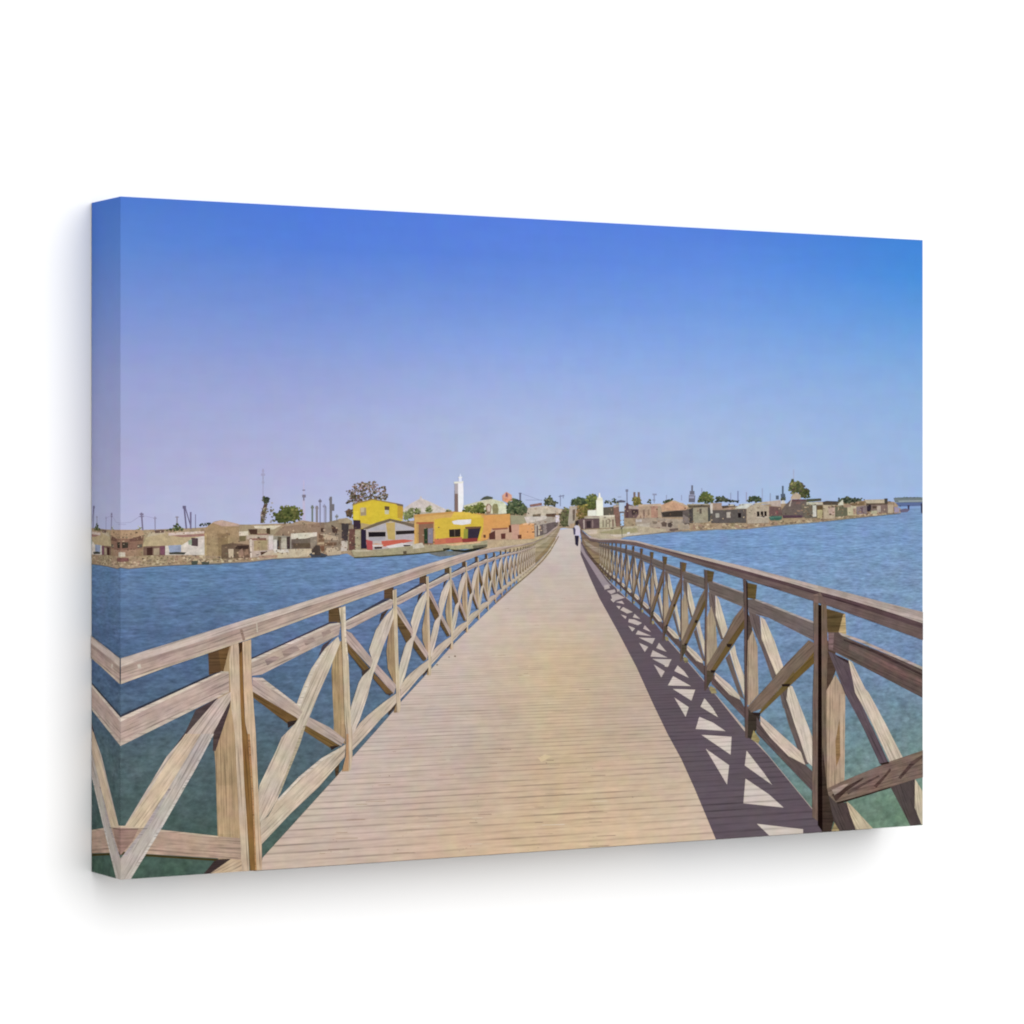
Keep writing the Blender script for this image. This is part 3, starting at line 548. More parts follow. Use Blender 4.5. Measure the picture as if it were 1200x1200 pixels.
thing('printed_house', 'orange house with dark square window beside the grey wall', T4, [(None, (224, 156, 78), (348, 478, 582, 466, 582, 600, 430, 602, 385, 690, 322, 708, 350, 590)), (None, (206, 166, 134), (420, 596, 648, 580, 652, 692, 388, 696)), ('wall', (166, 160, 128), (582, 482, 722, 480, 726, 552, 590, 558)), ('opening', (96, 56, 50), (396, 640, 450, 612, 452, 690, 398, 692)),
    ('opening', (104, 58, 50), (500, 640, 542, 636, 540, 686, 504, 688)), ('window', (88, 40, 30), (570, 566, 632, 564, 632, 628, 572, 630)), ('roof_edge', (158, 100, 76), (420, 594, 560, 586, 562, 600, 430, 610)), ('annex', (222, 156, 94), (655, 566, 720, 545, 792, 550, 796, 684, 655, 690)), ('annex', (208, 160, 136), (590, 560, 662, 558, 662, 690, 600, 690)), ('opening', (110, 62, 46), (648, 652, 682, 648, 682, 684, 652, 684)), ('roof_edge', (232, 178, 130), (690, 552, 780, 542, 792, 556, 700, 564)), ('vent', (112, 70, 50), (345, 650, 368, 650, 368, 678, 348, 676))], 'paint')
thing('printed_pavement', 'green grey quay in front of the yellow house', T4, [(None, (176, 168, 132), (-100, 735, 0, 735, 200, 716, 382, 704, 384, 745, 250, 772, 60, 782, -120, 770)), (None, (224, 176, 132), (-90, 738, 160, 722, 320, 706, 322, 722, 100, 745, -90, 752)), (None, (112, 106, 84), (250, 745, 380, 735, 380, 756, 260, 772)), (None, (44, 46, 38), (50, 776, 180, 784, 340, 758, 380, 756, 260, 796, 180, 808, 90, 798)), (None, (118, 120, 118), (-80, 785, 80, 795, 190, 806, 110, 830, -40, 842, -130, 815))])
thing('printed_house', 'pale stone houses left of the bridge end', T4, [(None, (206, 192, 168), (738, 412, 880, 395, 952, 400, 1042, 430, 1042, 462, 900, 466, 880, 500, 720, 500)), (None, (178, 166, 150), (704, 492, 985, 478, 1010, 480, 1018, 540, 990, 590, 880, 655, 800, 668, 796, 552, 730, 545)), ('roof', (212, 202, 190), (705, 495, 830, 478, 905, 486, 900, 510, 730, 552)),
    ('opening', (110, 96, 94), (816, 572, 860, 560, 1000, 532, 1004, 552, 990, 596, 900, 642, 816, 668)), (None, (104, 78, 62), (900, 466, 985, 462, 985, 494, 900, 490)), ('wall', (226, 218, 222), (980, 480, 1014, 478, 1014, 538, 984, 542)), ('roof', (150, 110, 100), (755, 385, 860, 368, 862, 392, 760, 405)), ('opening', (120, 104, 84), (780, 472, 850, 465, 850, 490, 780, 492)), ('column', (206, 194, 170), (828, 560, 840, 560, 842, 650, 830, 655)), ('opening', (150, 136, 130), (870, 560, 900, 556, 905, 630, 875, 640))])
foliage('printed_bush', 'grey green bush where the bridge meets the bank', T4(1020, 575, 1015, 470, 1040, 410, 1100, 405, 1118, 470, 1110, 575), [(104, 106, 72), (120, 118, 84), (84, 90, 60), (92, 84, 66)], 70, 1.9, base=(104, 104, 74))
thing('printed_wall', 'pale stone gatepost right of the bridge end', T5, [(None, (196, 178, 158), (55, 400, 118, 395, 112, 450, 100, 540, 60, 585, 40, 560)), (None, (120, 100, 84), (80, 430, 105, 425, 100, 520, 82, 530)), (None, (206, 166, 130), (60, 555, 95, 548, 90, 590, 50, 588))])
foliage('printed_tree', 'rounded dark tree above the head of the walking person', T5(65, 385, 75, 345, 120, 322, 180, 330, 205, 360, 200, 392), [(66, 76, 58), (80, 90, 62), (96, 102, 72)], 60, 1.9, base=(74, 84, 62))
foliage('printed_bush', 'olive brown foliage left of the small white mosque', T5(115, 400, 200, 385, 230, 430, 218, 480, 185, 520, 120, 500), [(128, 112, 66), (112, 106, 58), (96, 92, 54), (146, 120, 84)], 80, 1.9, base=(116, 104, 62))
# right bank
thing('printed_mosque', 'small white mosque with stubby white tower', T5, [(None, (222, 222, 210), (216, 436, 292, 432, 352, 440, 352, 486, 216, 488)), (None, (150, 128, 118), (215, 484, 320, 484, 320, 506, 180, 506)), ('tower', (232, 232, 214), (288, 345, 348, 345, 350, 486, 290, 486)), ('tower_top', (222, 220, 196), (290, 350, 298, 322, 340, 322, 346, 350)), ('spire', (238, 238, 232), (306, 326, 312, 282, 322, 282, 328, 326))], 'clean')
thing('printed_house', 'dark porched house under the small white mosque', T5, [(None, (110, 84, 86), (120, 520, 200, 498, 318, 502, 318, 592, 160, 600)), ('post', (190, 168, 160), (172, 520, 186, 518, 188, 600, 176, 600)), ('opening', (66, 50, 56), (200, 530, 240, 528, 240, 590, 205, 590)), ('post', (156, 128, 120), (250, 520, 262, 520, 262, 592, 250, 592)), ('roof', (196, 180, 156), (185, 492, 225, 486, 318, 496, 318, 506, 185, 508))])
thing('printed_house', 'cream colonnaded building next to the white lamp tower', T5, [(None, (206, 190, 156), (316, 486, 450, 480, 462, 584, 318, 592)), ('roof', (226, 214, 184), (316, 482, 450, 476, 452, 494, 316, 498)), ('opening', (160, 140, 114), (342, 520, 356, 520, 356, 582, 342, 584)), ('opening', (160, 140, 114), (370, 520, 384, 518, 384, 582, 370, 584)), ('opening', (160, 140, 114), (398, 518, 412, 516, 412, 582, 398, 584)), ('opening', (150, 120, 100), (426, 516, 442, 514, 444, 580, 428, 582))])
thing('printed_house', 'dark roofed house behind the colonnaded building', T5, [(None, (104, 96, 80), (350, 412, 440, 402, 442, 474, 354, 480)), ('wall', (150, 108, 92), (440, 404, 492, 400, 494, 470, 500, 572, 462, 575, 455, 480, 442, 474)), ('roof', (196, 168, 150), (440, 392, 500, 386, 500, 406, 440, 410))])
thing('printed_house', 'purple brown house right of the white lamp tower', T5, [(None, (118, 88, 88), (534, 400, 575, 380, 662, 412, 664, 502, 540, 504)), ('roof', (190, 166, 156), (575, 396, 640, 396, 664, 414, 664, 426, 575, 420)), (None, (104, 70, 78), (552, 370, 572, 370, 574, 500, 552, 500)), ('opening', (76, 58, 60), (600, 432, 655, 430, 655, 465, 605, 480))])
thing('printed_house', 'row of pinkish orange walls facing the water', T5, [(None, (194, 162, 132), (662, 392, 862, 386, 866, 500, 640, 506, 664, 470)), ('wall', (196, 140, 118), (770, 400, 830, 396, 832, 500, 774, 500)), ('roof', (214, 180, 150), (662, 384, 860, 376, 862, 396, 664, 400)), ('opening', (150, 118, 100), (700, 430, 716, 428, 718, 490, 702, 490)), ('opening', (160, 130, 106), (742, 428, 756, 426, 758, 480, 744, 482))])
thing('printed_house', 'long shed with orange tiled roof and dark open side', T5, [(None, (110, 96, 92), (860, 450, 1108, 424, 1112, 505, 1050, 495, 868, 496)), ('roof', (210, 156, 118), (858, 388, 960, 352, 1050, 372, 1095, 402, 1080, 432, 900, 440, 868, 452)), ('opening', (70, 60, 54), (866, 455, 1000, 440, 1050, 444, 1050, 486, 880, 494)), ('roof_edge', (216, 184, 146), (950, 350, 980, 348, 1100, 396, 1094, 410))])
thing('printed_rubble_bank', 'rubble bank with cart wheels below the long shed', T5, [(None, (182, 162, 140), (630, 510, 780, 500, 1100, 515, 1112, 600, 900, 620, 640, 600)), ('wheel', (110, 90, 78), (858, 545, 885, 532, 912, 548, 905, 580, 870, 578)), ('wheel', (84, 70, 64), (918, 550, 945, 540, 962, 562, 945, 588, 920, 580)), (None, (142, 122, 104), (780, 530, 830, 535, 820, 555, 790, 556)), (None, (210, 198, 190), (640, 515, 690, 515, 690, 535, 640, 538)), (None, (96, 80, 74), (1050, 520, 1110, 525, 1110, 556, 1060, 552)), (None, (150, 110, 90), (750, 592, 850, 585, 850, 625, 760, 635)), (None, (206, 190, 168), (650, 560, 760, 545, 760, 580, 650, 590)), (None, (120, 100, 90), (930, 598, 1010, 590, 1010, 612, 940, 618))])
thing('printed_beach', 'pale sand spit running out beside the bridge', T5, [(None, (200, 182, 148), (165, 606, 400, 598, 540, 578, 640, 572, 900, 600, 900, 620, 760, 642, 560, 662, 470, 700, 290, 692, 215, 650)), (None, (178, 166, 116), (300, 630, 480, 600, 640, 590, 660, 625, 480, 650)), (None, (218, 204, 178), (400, 650, 700, 634, 640, 652, 470, 672)), (None, (214, 196, 172), (170, 610, 300, 604, 290, 640, 220, 645)), (None, (220, 216, 216), (556, 632, 582, 624, 584, 640, 562, 646))])
thing('printed_house', 'square tan block house with dark flat roof slab', T6, [(None, (182, 166, 134), (88, 408, 220, 406, 222, 542, 90, 546)), ('side_wall', (86, 76, 76), (55, 425, 90, 412, 92, 546, 62, 548)), ('side_wall', (84, 84, 82), (220, 408, 242, 410, 244, 530, 222, 535)), ('roof', (112, 94, 72), (38, 386, 238, 384, 240, 406, 58, 414)), ('window', (112, 94, 80), (145, 422, 166, 420, 166, 464, 147, 466)), ('roof_edge', (190, 172, 130), (40, 380, 236, 378, 236, 388, 40, 390)), (None, (150, 130, 122), (0, 470, 50, 500, 60, 548, 0, 545))])
thing('printed_house', 'long dark grey wall house with two pale blocked windows', T6, [(None, (108, 96, 92), (240, 432, 556, 424, 558, 546, 250, 548)), ('roof', (192, 152, 124), (240, 372, 342, 370, 342, 402, 440, 395, 440, 428, 342, 432, 240, 434)), ('window', (186, 176, 162), (286, 462, 320, 460, 322, 498, 290, 500)), ('window', (198, 186, 166), (384, 452, 420, 450, 420, 500, 386, 502)), ('window', (34, 22, 28), (484, 460, 512, 458, 512, 500, 486, 500)), ('roof_edge', (100, 78, 62), (342, 396, 460, 386, 460, 400, 350, 420)), ('roof', (212, 200, 176), (400, 384, 450, 382, 450, 396, 400, 398)), ('roof', (222, 226, 212), (456, 420, 512, 378, 622, 374, 562, 420)), ('roof', (226, 212, 200), (240, 376, 262, 372, 262, 462, 244, 462))])
thing('printed_house', 'cream gabled house with three dark windows by the waterline', T6, [(None, (202, 182, 148), (560, 422, 645, 368, 762, 402, 757, 545, 565, 552)), ('window', (40, 30, 30), (650, 446, 672, 444, 674, 490, 652, 490)), ('window', (36, 26, 26), (684, 446, 706, 444, 708, 488, 686, 490)), ('window', (44, 34, 30), (715, 444, 736, 442, 738, 486, 717, 488)), ('roof_edge', (222, 198, 150), (620, 376, 700, 362, 775, 368, 775, 380, 650, 378)), ('window_sill', (222, 206, 176), (645, 494, 740, 490, 740, 498, 645, 502))])
thing('printed_house', 'red brown low house right of the cream gabled house', T6, [(None, (130, 92, 88), (758, 400, 862, 408, 875, 482, 758, 486)), ('roof', (210, 184, 168), (700, 362, 860, 345, 862, 402, 775, 398, 770, 378)), ('wall', (160, 84, 88), (815, 440, 838, 440, 838, 470, 815, 470)), ('chimney', (236, 228, 214), (868, 352, 884, 344, 902, 362, 900, 376, 868, 376))])
thing('printed_boat', 'upturned green boat on the right bank', T6, [(None, (58, 122, 100), (755, 495, 785, 484, 872, 486, 870, 512, 845, 524, 770, 524)), (None, (84, 150, 124), (760, 494, 860, 488, 862, 498, 765, 503))])
thing('printed_thatched_hut', 'broad grey brown hut under the tallest tree on the right', T6, [(None, (124, 104, 96), (868, 432, 900, 390, 950, 342, 1084, 340, 1142, 402, 1142, 492, 880, 504)), ('roof_peak', (212, 184, 144), (950, 322, 965, 298, 1000, 278, 1038, 302, 1036, 336, 955, 338)), ('roof_ridge', (120, 78, 80), (950, 340, 1080, 338, 1090, 352, 945, 358)), ('base', (100, 62, 84), (880, 478, 1050, 480, 1050, 500, 880, 504)), (None, (150, 108, 96), (1000, 360, 1040, 360, 1030, 380, 990, 380)), ('roof_edge', (206, 190, 168), (930, 400, 952, 335, 960, 335, 945, 400))])
thing('printed_house', 'tan house with white columns and pale roof slab', T7, [(None, (128, 112, 92), (60, 390, 250, 384, 252, 500, 100, 505)), ('roof', (218, 206, 176), (112, 364, 252, 366, 252, 386, 112, 386)), ('roof', (92, 96, 72), (112, 336, 240, 330, 242, 352, 112, 362)), ('column', (232, 224, 206), (164, 392, 196, 390, 198, 490, 168, 492)), ('wall', (206, 184, 120), (204, 430, 252, 428, 252, 502, 206, 504)), ('opening', (120, 88, 52), (204, 396, 252, 392, 252, 430, 204, 430))])
thing('printed_house', 'cream house with dark overhanging roof on the right bank', T7, [(None, (210, 182, 144), (256, 385, 362, 384, 362, 508, 262, 512)), ('roof', (94, 80, 68), (256, 360, 290, 352, 386, 356, 388, 388, 262, 388)), ('wall', (222, 176, 156), (300, 410, 358, 405, 358, 470, 310, 475)), ('side_wall', (122, 116, 86), (362, 402, 470, 400, 468, 484, 362, 494)), ('roof', (232, 222, 196), (388, 384, 430, 340, 436, 390, 390, 392)), ('opening', (120, 84, 76), (300, 402, 356, 400, 356, 410, 300, 412))])
thing('printed_house', 'small yellow cream house with brown roof on the right bank', T7, [(None, (220, 202, 154), (470, 410, 500, 392, 548, 400, 548, 476, 472, 480)), ('roof', (152, 118, 72), (505, 376, 622, 356, 624, 386, 514, 396)), ('wall', (156, 132, 132), (548, 405, 642, 390, 642, 464, 552, 474)), ('opening', (54, 42, 58), (640, 378, 682, 384, 672, 446, 642, 446)), ('roof', (190, 150, 120), (440, 396, 500, 384, 500, 408, 440, 410)), ('opening', (120, 90, 100), (590, 410, 606, 408, 606, 460, 592, 462)), ('wall', (200, 150, 120), (520, 420, 545, 418, 545, 470, 522, 472))])
thing('printed_house', 'last wide house on the right bank with pale roof slab', T7, [(None, (150, 116, 104), (678, 382, 822, 378, 824, 456, 680, 462)), ('roof', (212, 188, 152), (618, 342, 796, 338, 798, 376, 642, 378)), ('side_wall', (84, 78, 70), (795, 332, 824, 330, 824, 378, 797, 380)), ('wall', (206, 180, 160), (730, 396, 762, 394, 764, 448, 732, 450)), ('opening', (104, 76, 60), (690, 400, 724, 398, 724, 418, 692, 420)), ('annex', (212, 184, 144), (824, 388, 872, 384, 872, 456, 826, 460)), ('roof_edge', (112, 88, 66), (640, 374, 820, 372, 820, 384, 642, 386)), ('base', (206, 192, 150), (678, 440, 730, 436, 730, 464, 680, 466))])
thing('printed_lamp_tower', 'white and blue lamp tower on a thin pole by the beach', T5, [(None, (178, 192, 214), (488, 368, 534, 366, 536, 450, 490, 450)), (None, (166, 190, 222), (498, 450, 530, 450, 532, 572, 502, 575)), ('cap', (92, 90, 104), (474, 352, 505, 344, 548, 352, 540, 366, 484, 368)), ('ring', (112, 104, 104), (490, 446, 534, 444, 534, 460, 492, 462)), ('pole', (112, 108, 84), (508, 572, 518, 572, 518, 665, 512, 665)), ('foot', (84, 80, 84), (496, 570, 536, 568, 520, 588, 505, 586))], 'clean')
thing('printed_seawall', 'pale stone quay under the white gabled building', T3, [(None, (172, 160, 126), (236, 788, 262, 778, 400, 788, 800, 742, 1062, 736, 1120, 745, 1060, 788, 800, 816, 500, 836, 262, 850)), ('top_edge', (196, 184, 154), (240, 786, 270, 778, 400, 784, 420, 794, 280, 800)), ('foot', (84, 80, 44), (262, 846, 500, 832, 800, 812, 1062, 784, 1062, 794, 800, 824, 500, 845, 262, 856)), ('hole', (92, 80, 60), (690, 795, 722, 792, 722, 820, 694, 822)), (None, (204, 196, 176), (770, 735, 860, 720, 880, 760, 780, 775)), (None, (60, 58, 48), (1040, 770, 1100, 765, 1100, 785, 1045, 788))])

# small clutter lying about on the bank
p = Print(); CL = [(90, 72, 60), (112, 90, 74), (190, 170, 144), (76, 64, 60), (146, 120, 98), (174, 150, 124), (104, 100, 82), (128, 104, 84)]
def sprinkle(reg, n, y0a, y1a, x0, x1, y0b, y1b):
    for _ in range(n):
        t = random.random(); X = x0+(x1-x0)*t
        a, b = y0a+(y0b-y0a)*t, y1a+(y1b-y1a)*t
        Y = random.uniform(a, b); w, h = random.uniform(5, 22), random.uniform(4, 11)
        if random.random() < .3: w, h = h*.8, w
        p.add(reg(X, Y, X+w, Y+random.uniform(-3, 3), X+w*random.uniform(.8, 1.1), Y+h, X+random.uniform(-3, 3), Y+h), random.choice(CL))
sprinkle(T1, 40, 620, 900, 310, 520, 620, 890); sprinkle(T1, 26, 610, 640, 520, 1040, 600, 630); sprinkle(T1, 36, 830, 905, 520, 1200, 830, 885)
sprinkle(T2, 70, 600, 880, 0, 640, 590, 840); sprinkle(T2, 80, 540, 820, 640, 1200, 540, 810); sprinkle(T3, 60, 540, 790, 0, 320, 540, 780)
sprinkle(T4, 40, 400, 640, 720, 1040, 420, 560); sprinkle(T5, 60, 400, 590, 350, 1130, 400, 590); sprinkle(T6, 60, 370, 560, 0, 1140, 380, 520); sprinkle(T7, 70, 370, 500, 60, 880, 350, 450); sprinkle(T3, 14, 590, 760, 820, 1000, 560, 740)
p.build('clutter', 'town', shore)

# ---------------------------------------------------------------- walkway
Ldeck = [(300, 1040), (307.5, 1005), (395, 909), (413, 887), (455, 840), (470, 822), (506, 783), (532, 754), (557, 730), (577, 711), (604, 686), (620, 671), (635, 656), (645, 642), (650, 632), (655, 621)]
Rdeck = [(676, 622), (681, 634), (692, 652), (702, 667), (714, 681), (733, 700), (762, 728), (782, 749), (810, 781), (837.5, 813.8), (900, 886), (950.7, 947.8), (985, 990)]
p = Print()
dk = gridcolor((300, 420, 540, 650, 740, 850, 960), (615, 660, 720, 780, 850, 920, 990, 1040), [
 [(200, 188, 178)]*7,
 [(198, 184, 170), (198, 184, 170), (198, 184, 172), (194, 180, 168), (192, 176, 166), (192, 176, 166), (192, 176, 166)],
 [(200, 184, 168), (200, 184, 168), (200, 184, 170), (196, 178, 158), (190, 172, 156), (190, 172, 156), (190, 172, 156)],
 [(200, 184, 168), (200, 182, 166), (196, 178, 162), (204, 180, 144), (188, 168, 148), (188, 168, 150), (188, 168, 150)],
 [(200, 180, 164), (196, 178, 164), (190, 172, 156), (196, 174, 142), (190, 168, 146), (190, 170, 152), (190, 170, 152)],
 [(200, 180, 162), (198, 178, 162), (192, 170, 150), (200, 174, 141), (196, 172, 144), (194, 174, 156), (192, 172, 155)],
 [(196, 176, 156), (196, 174, 156), (204, 176, 146), (206, 179, 144), (206, 180, 148), (204, 182, 158), (200, 178, 158)],
 [(196, 174, 150), (196, 172, 152), (204, 176, 144), (207, 180, 144), (208, 180, 146), (206, 182, 156), (200, 178, 156)]])
p.add(Ldeck+[(668, 619)]+Rdeck, dk, cell=20)
deck = p.build('printed_walkway', 'plank', canvas, 'plank deck of the footbridge running to the vanishing point')
# thin sunlit lip of the deck on the right
p = Print()
for i in range(5, len(Rdeck)-1): p.add(bar(Rdeck[i], Rdeck[i+1], .5+.12*i), (176, 160, 152))
p.build('deck_edge', 'clean', deck)
# shadow of the right railing
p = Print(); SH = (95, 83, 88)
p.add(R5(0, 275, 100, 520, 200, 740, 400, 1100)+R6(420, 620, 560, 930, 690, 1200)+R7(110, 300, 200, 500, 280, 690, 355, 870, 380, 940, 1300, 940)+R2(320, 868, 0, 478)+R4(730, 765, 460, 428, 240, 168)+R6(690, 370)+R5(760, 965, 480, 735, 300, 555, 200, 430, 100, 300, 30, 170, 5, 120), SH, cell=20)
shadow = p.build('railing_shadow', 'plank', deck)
p = Print(); LI = (204, 190, 176)
for q in (R7(235, 0, 210, 85, 420, 100, 330, 40), R7(250, 126, 462, 140, 455, 266), R7(280, 224, 445, 340, 430, 476), R7(568, 238, 555, 342, 748, 479, 690, 395), R7(560, 434, 545, 608, 828, 638, 725, 545), R7(640, 752, 965, 790, 968, 960, 860, 960),
          R4(-10, 105, 50, 100, 20, 172, -10, 168), R4(110, 158, 80, 210, 215, 275, 170, 210), R4(68, 258, 20, 345, 236, 352), R4(65, 378, 275, 385, 240, 488), R4(80, 460, 215, 550, 185, 640), R4(362, 466, 325, 545, 490, 645, 440, 560)):
    p.add(q, LI)
LI2 = (190, 176, 166)
for q in ((190, 20, 215, 45, 240, 20, 210, 0), (235, 42, 310, 60, 290, 30), (240, 75, 265, 105, 278, 78), (275, 110, 335, 142, 385, 130, 300, 85), (280, 150, 320, 190, 330, 168), (400, 145, 385, 175, 450, 190), (350, 190, 345, 218, 430, 245, 465, 225, 400, 195), (345, 250, 380, 300, 405, 272), (490, 245, 475, 275, 545, 305),
          (430, 290, 410, 325, 548, 340), (435, 352, 580, 360, 555, 410), (440, 400, 520, 435, 490, 480), (615, 400, 590, 445, 682, 480), (560, 465, 540, 520, 692, 530), (555, 540, 725, 545, 690, 610), (570, 590, 665, 650, 635, 705)):
    p.add(R6(*q), LI2)
p.add(R5(0, 145, 60, 270, 200, 440, 290, 570, 330, 610, 265, 650, 225, 590, 125, 430, 45, 300, 0, 225), (150, 136, 138))
for q in ((285, 668, 370, 652, 380, 680, 330, 705), (330, 712, 400, 700, 480, 742, 350, 780), (255, 610, 300, 600, 320, 640, 260, 655), (390, 640, 430, 660, 400, 680)):
    p.add(R5(*q), (176, 162, 156))
p.build('sunlit_gap', 'plank', deck)
p = Print()
for (x, y, r) in ((526, 770, 1.0), (533, 769, 1.3), (456, 909, .7), (512, 779, 1.2), (741, 934, .8), (640, 894, .7)):
    p.add([(x+r*math.cos(i*1.05), y+r*.8*math.sin(i*1.05)) for i in range(6)], (124, 106, 92))
for _ in range(150):
    y = 1000-330*random.random()**1.6; a, b = interp(sorted((q[1], q[0]) for q in Ldeck), y), interp(sorted((q[1], q[0]) for q in Rdeck), y)
    x = a+(b-a)*random.choice((.1, .22, .34, .46, .56))+random.uniform(-7, 7); w = random.uniform(.5, 1)*(y-600)/300
    if random.random() < .55: p.add([(x+w*.5*math.cos(i*1.26), y+w*.4*math.sin(i*1.26)) for i in range(5)], (136, 116, 98))
    else:
        l = random.uniform(4, 22)*(y-600)/300; p.add([(x, y), (x+l, y-l*.035), (x+l, y-l*.035+w*.7), (x, y+w*.5)], random.choice([(150, 128, 108), (166, 146, 126), (214, 200, 180), (132, 112, 96)]))
p.add([(630, 888), (638, 884), (646, 886), (640, 890), (634, 893)], (204, 182, 150))
p.build('stain', 'clean', deck)

# ---------------------------------------------------------------- railings
LIGHT, MID, FACE, DARK, UNDER = (204, 188, 168), (184, 164, 148), (180, 158, 146), (74, 62, 56), (112, 88, 56)
XVL = 655
postL = [402, 462.5, 500.7, 527.5, 546, 560, 571, 580, 587.5, 593.2, 598.5, 603, 607, 610.5, 613.6, 616.4, 619, 621.3, 623.4, 625.3, 627]
topL = [(141, 771.5), (217, 748), (283, 727.5), (320, 716.3), (380, 697.8), (440, 679.5), (500, 661), (538, 650), (564, 643.8), (590, 640), (610, 638.3), (625, 635), (635, 630), (645, 622), (654, 615)]
botL = [(285, 1040), (403, 903), (464, 835), (501, 792), (526, 763), (545.6, 742), (560, 726), (577, 709), (593, 693), (604, 684), (620, 670), (635, 656), (645, 643), (650, 633), (655, 622)]
XVR = 674
postR = [872, 826.5, 797.8, 777, 762, 750.3, 740.9, 733, 726.8, 721.3, 716.8, 712.8, 709.5, 706.6, 704, 701.8]
topR = [(676, 616), (680, 622), (691, 629), (701.7, 631.4), (723.3, 631.4), (745, 633.5), (766.7, 639), (780, 642.5), (817.5, 651), (880, 665.6), (900, 671), (958.6, 686.3), (988.7, 693.4), (1026.7, 703.5), (1080.5, 717)]
botR = [(678, 628), (683, 638), (691, 652.5), (701.7, 666.6), (712.5, 679.6), (723, 689), (732, 699), (740.7, 708), (750, 718), (762, 731), (777, 750), (796.7, 773), (827, 809), (876, 865), (965, 972)]
def remap(pts, posts, xv, top, bot, k):
    inv = [1/(xv-x) for x in posts]
    out = []
    for x, y in pts:
        t = (1/(xv-x)-inv[0])/(inv[1]-inv[0]) if k is not None else 0
        h = (y-interp(top, x))/(interp(bot, x)-interp(top, x))
        xi = inv[k]+t*(inv[k+1]-inv[k]); X = xv-1/xi
        out.append((X, interp(top, X)+h*(interp(bot, X)-interp(top, X))))
    return out
# a bay is a list of (part name, material, [(colour, points, (grain start, grain end))...])
bayL = [
 ('post', 'dwood', [((98, 76, 54), L3(1020, 65, 1088, 48, 1085, 140, 1020, 132), None)]),
 ('post', 'wood', [((168, 142, 110), L3(1050, 360, 1092, 240, 1115, 700, 1108, 770, 1045, 620, 1035, 500), (L3(1070, 300)[0], L3(1080, 700)[0]))]),
 ('brace', 'wood', [((186, 166, 156), L3(742, 350, 790, 372, 940, 560, 1105, 738, 1085, 802, 930, 620, 758, 440), (L3(742, 350)[0], L3(1100, 760)[0])),
                    (UNDER, L3(758, 438, 915, 618, 905, 636, 870, 640, 762, 500), (L3(742, 400)[0], L3(1080, 800)[0])), (UNDER, L3(945, 650, 1082, 792, 1055, 805, 1035, 800, 942, 690), (L3(742, 400)[0], L3(1080, 800)[0])),
                    (DARK, L3(862, 640, 915, 615, 925, 630, 868, 675), None), (DARK, L3(1035, 798, 1082, 790, 1060, 812), None)]),
 ('brace', 'wood', [(DARK, L3(1062, 190, 1000, 235, 985, 300, 1010, 270), None),
                    ((212, 198, 180), L3(1080, 195, 1010, 272, 960, 350, 912, 490, 938, 570, 920, 622, 862, 680, 840, 720, 785, 890, 778, 950)+L4(768, 90, 775, 160, 800, 140, 832, 50)+L3(845, 985, 900, 820, 940, 660, 965, 600, 1010, 470, 1050, 370, 1092, 250), (L3(800, 1000)[0], L3(1080, 200)[0]))]),
 ('top_rail', 'wood', [((70, 70, 84), L3(740, 286, 1020, 130, 1060, 126, 1062, 136, 742, 296), None), ((190, 170, 158), L3(742, 292, 1062, 134, 1085, 140, 1072, 195, 1030, 210, 770, 346, 742, 342), (L3(742, 320)[0], L3(1072, 170)[0])),
                       ((214, 200, 184), L3(742, 290, 1062, 132, 1080, 138, 742, 304), None)]),
 ('bottom_rail', 'wood', [(DARK, L6(215, 870, 200, 930, 130, 1015, 125, 970), None), ((206, 188, 168), L3(1108, 792, 1010, 862, 900, 952)+L4(842, 50, 795, 130, 795, 235, 890, 135, 1000, 8)+L3(1060, 912, 1118, 845), (L4(795, 200)[0], L3(1110, 820)[0]))]),
 ('post', 'wood', [((208, 188, 160), L3(1078, 72, 1106, 60, 1112, 300, 1124, 700, 1132, 800, 1134, 900)+L6(238, 985, 206, 985)+L3(1104, 830, 1100, 700, 1090, 400), (L3(1095, 60)[0], L3(1110, 900)[0])), ((168, 140, 104), L6(180, 975, 205, 900, 210, 985, 185, 988), None)]),
]
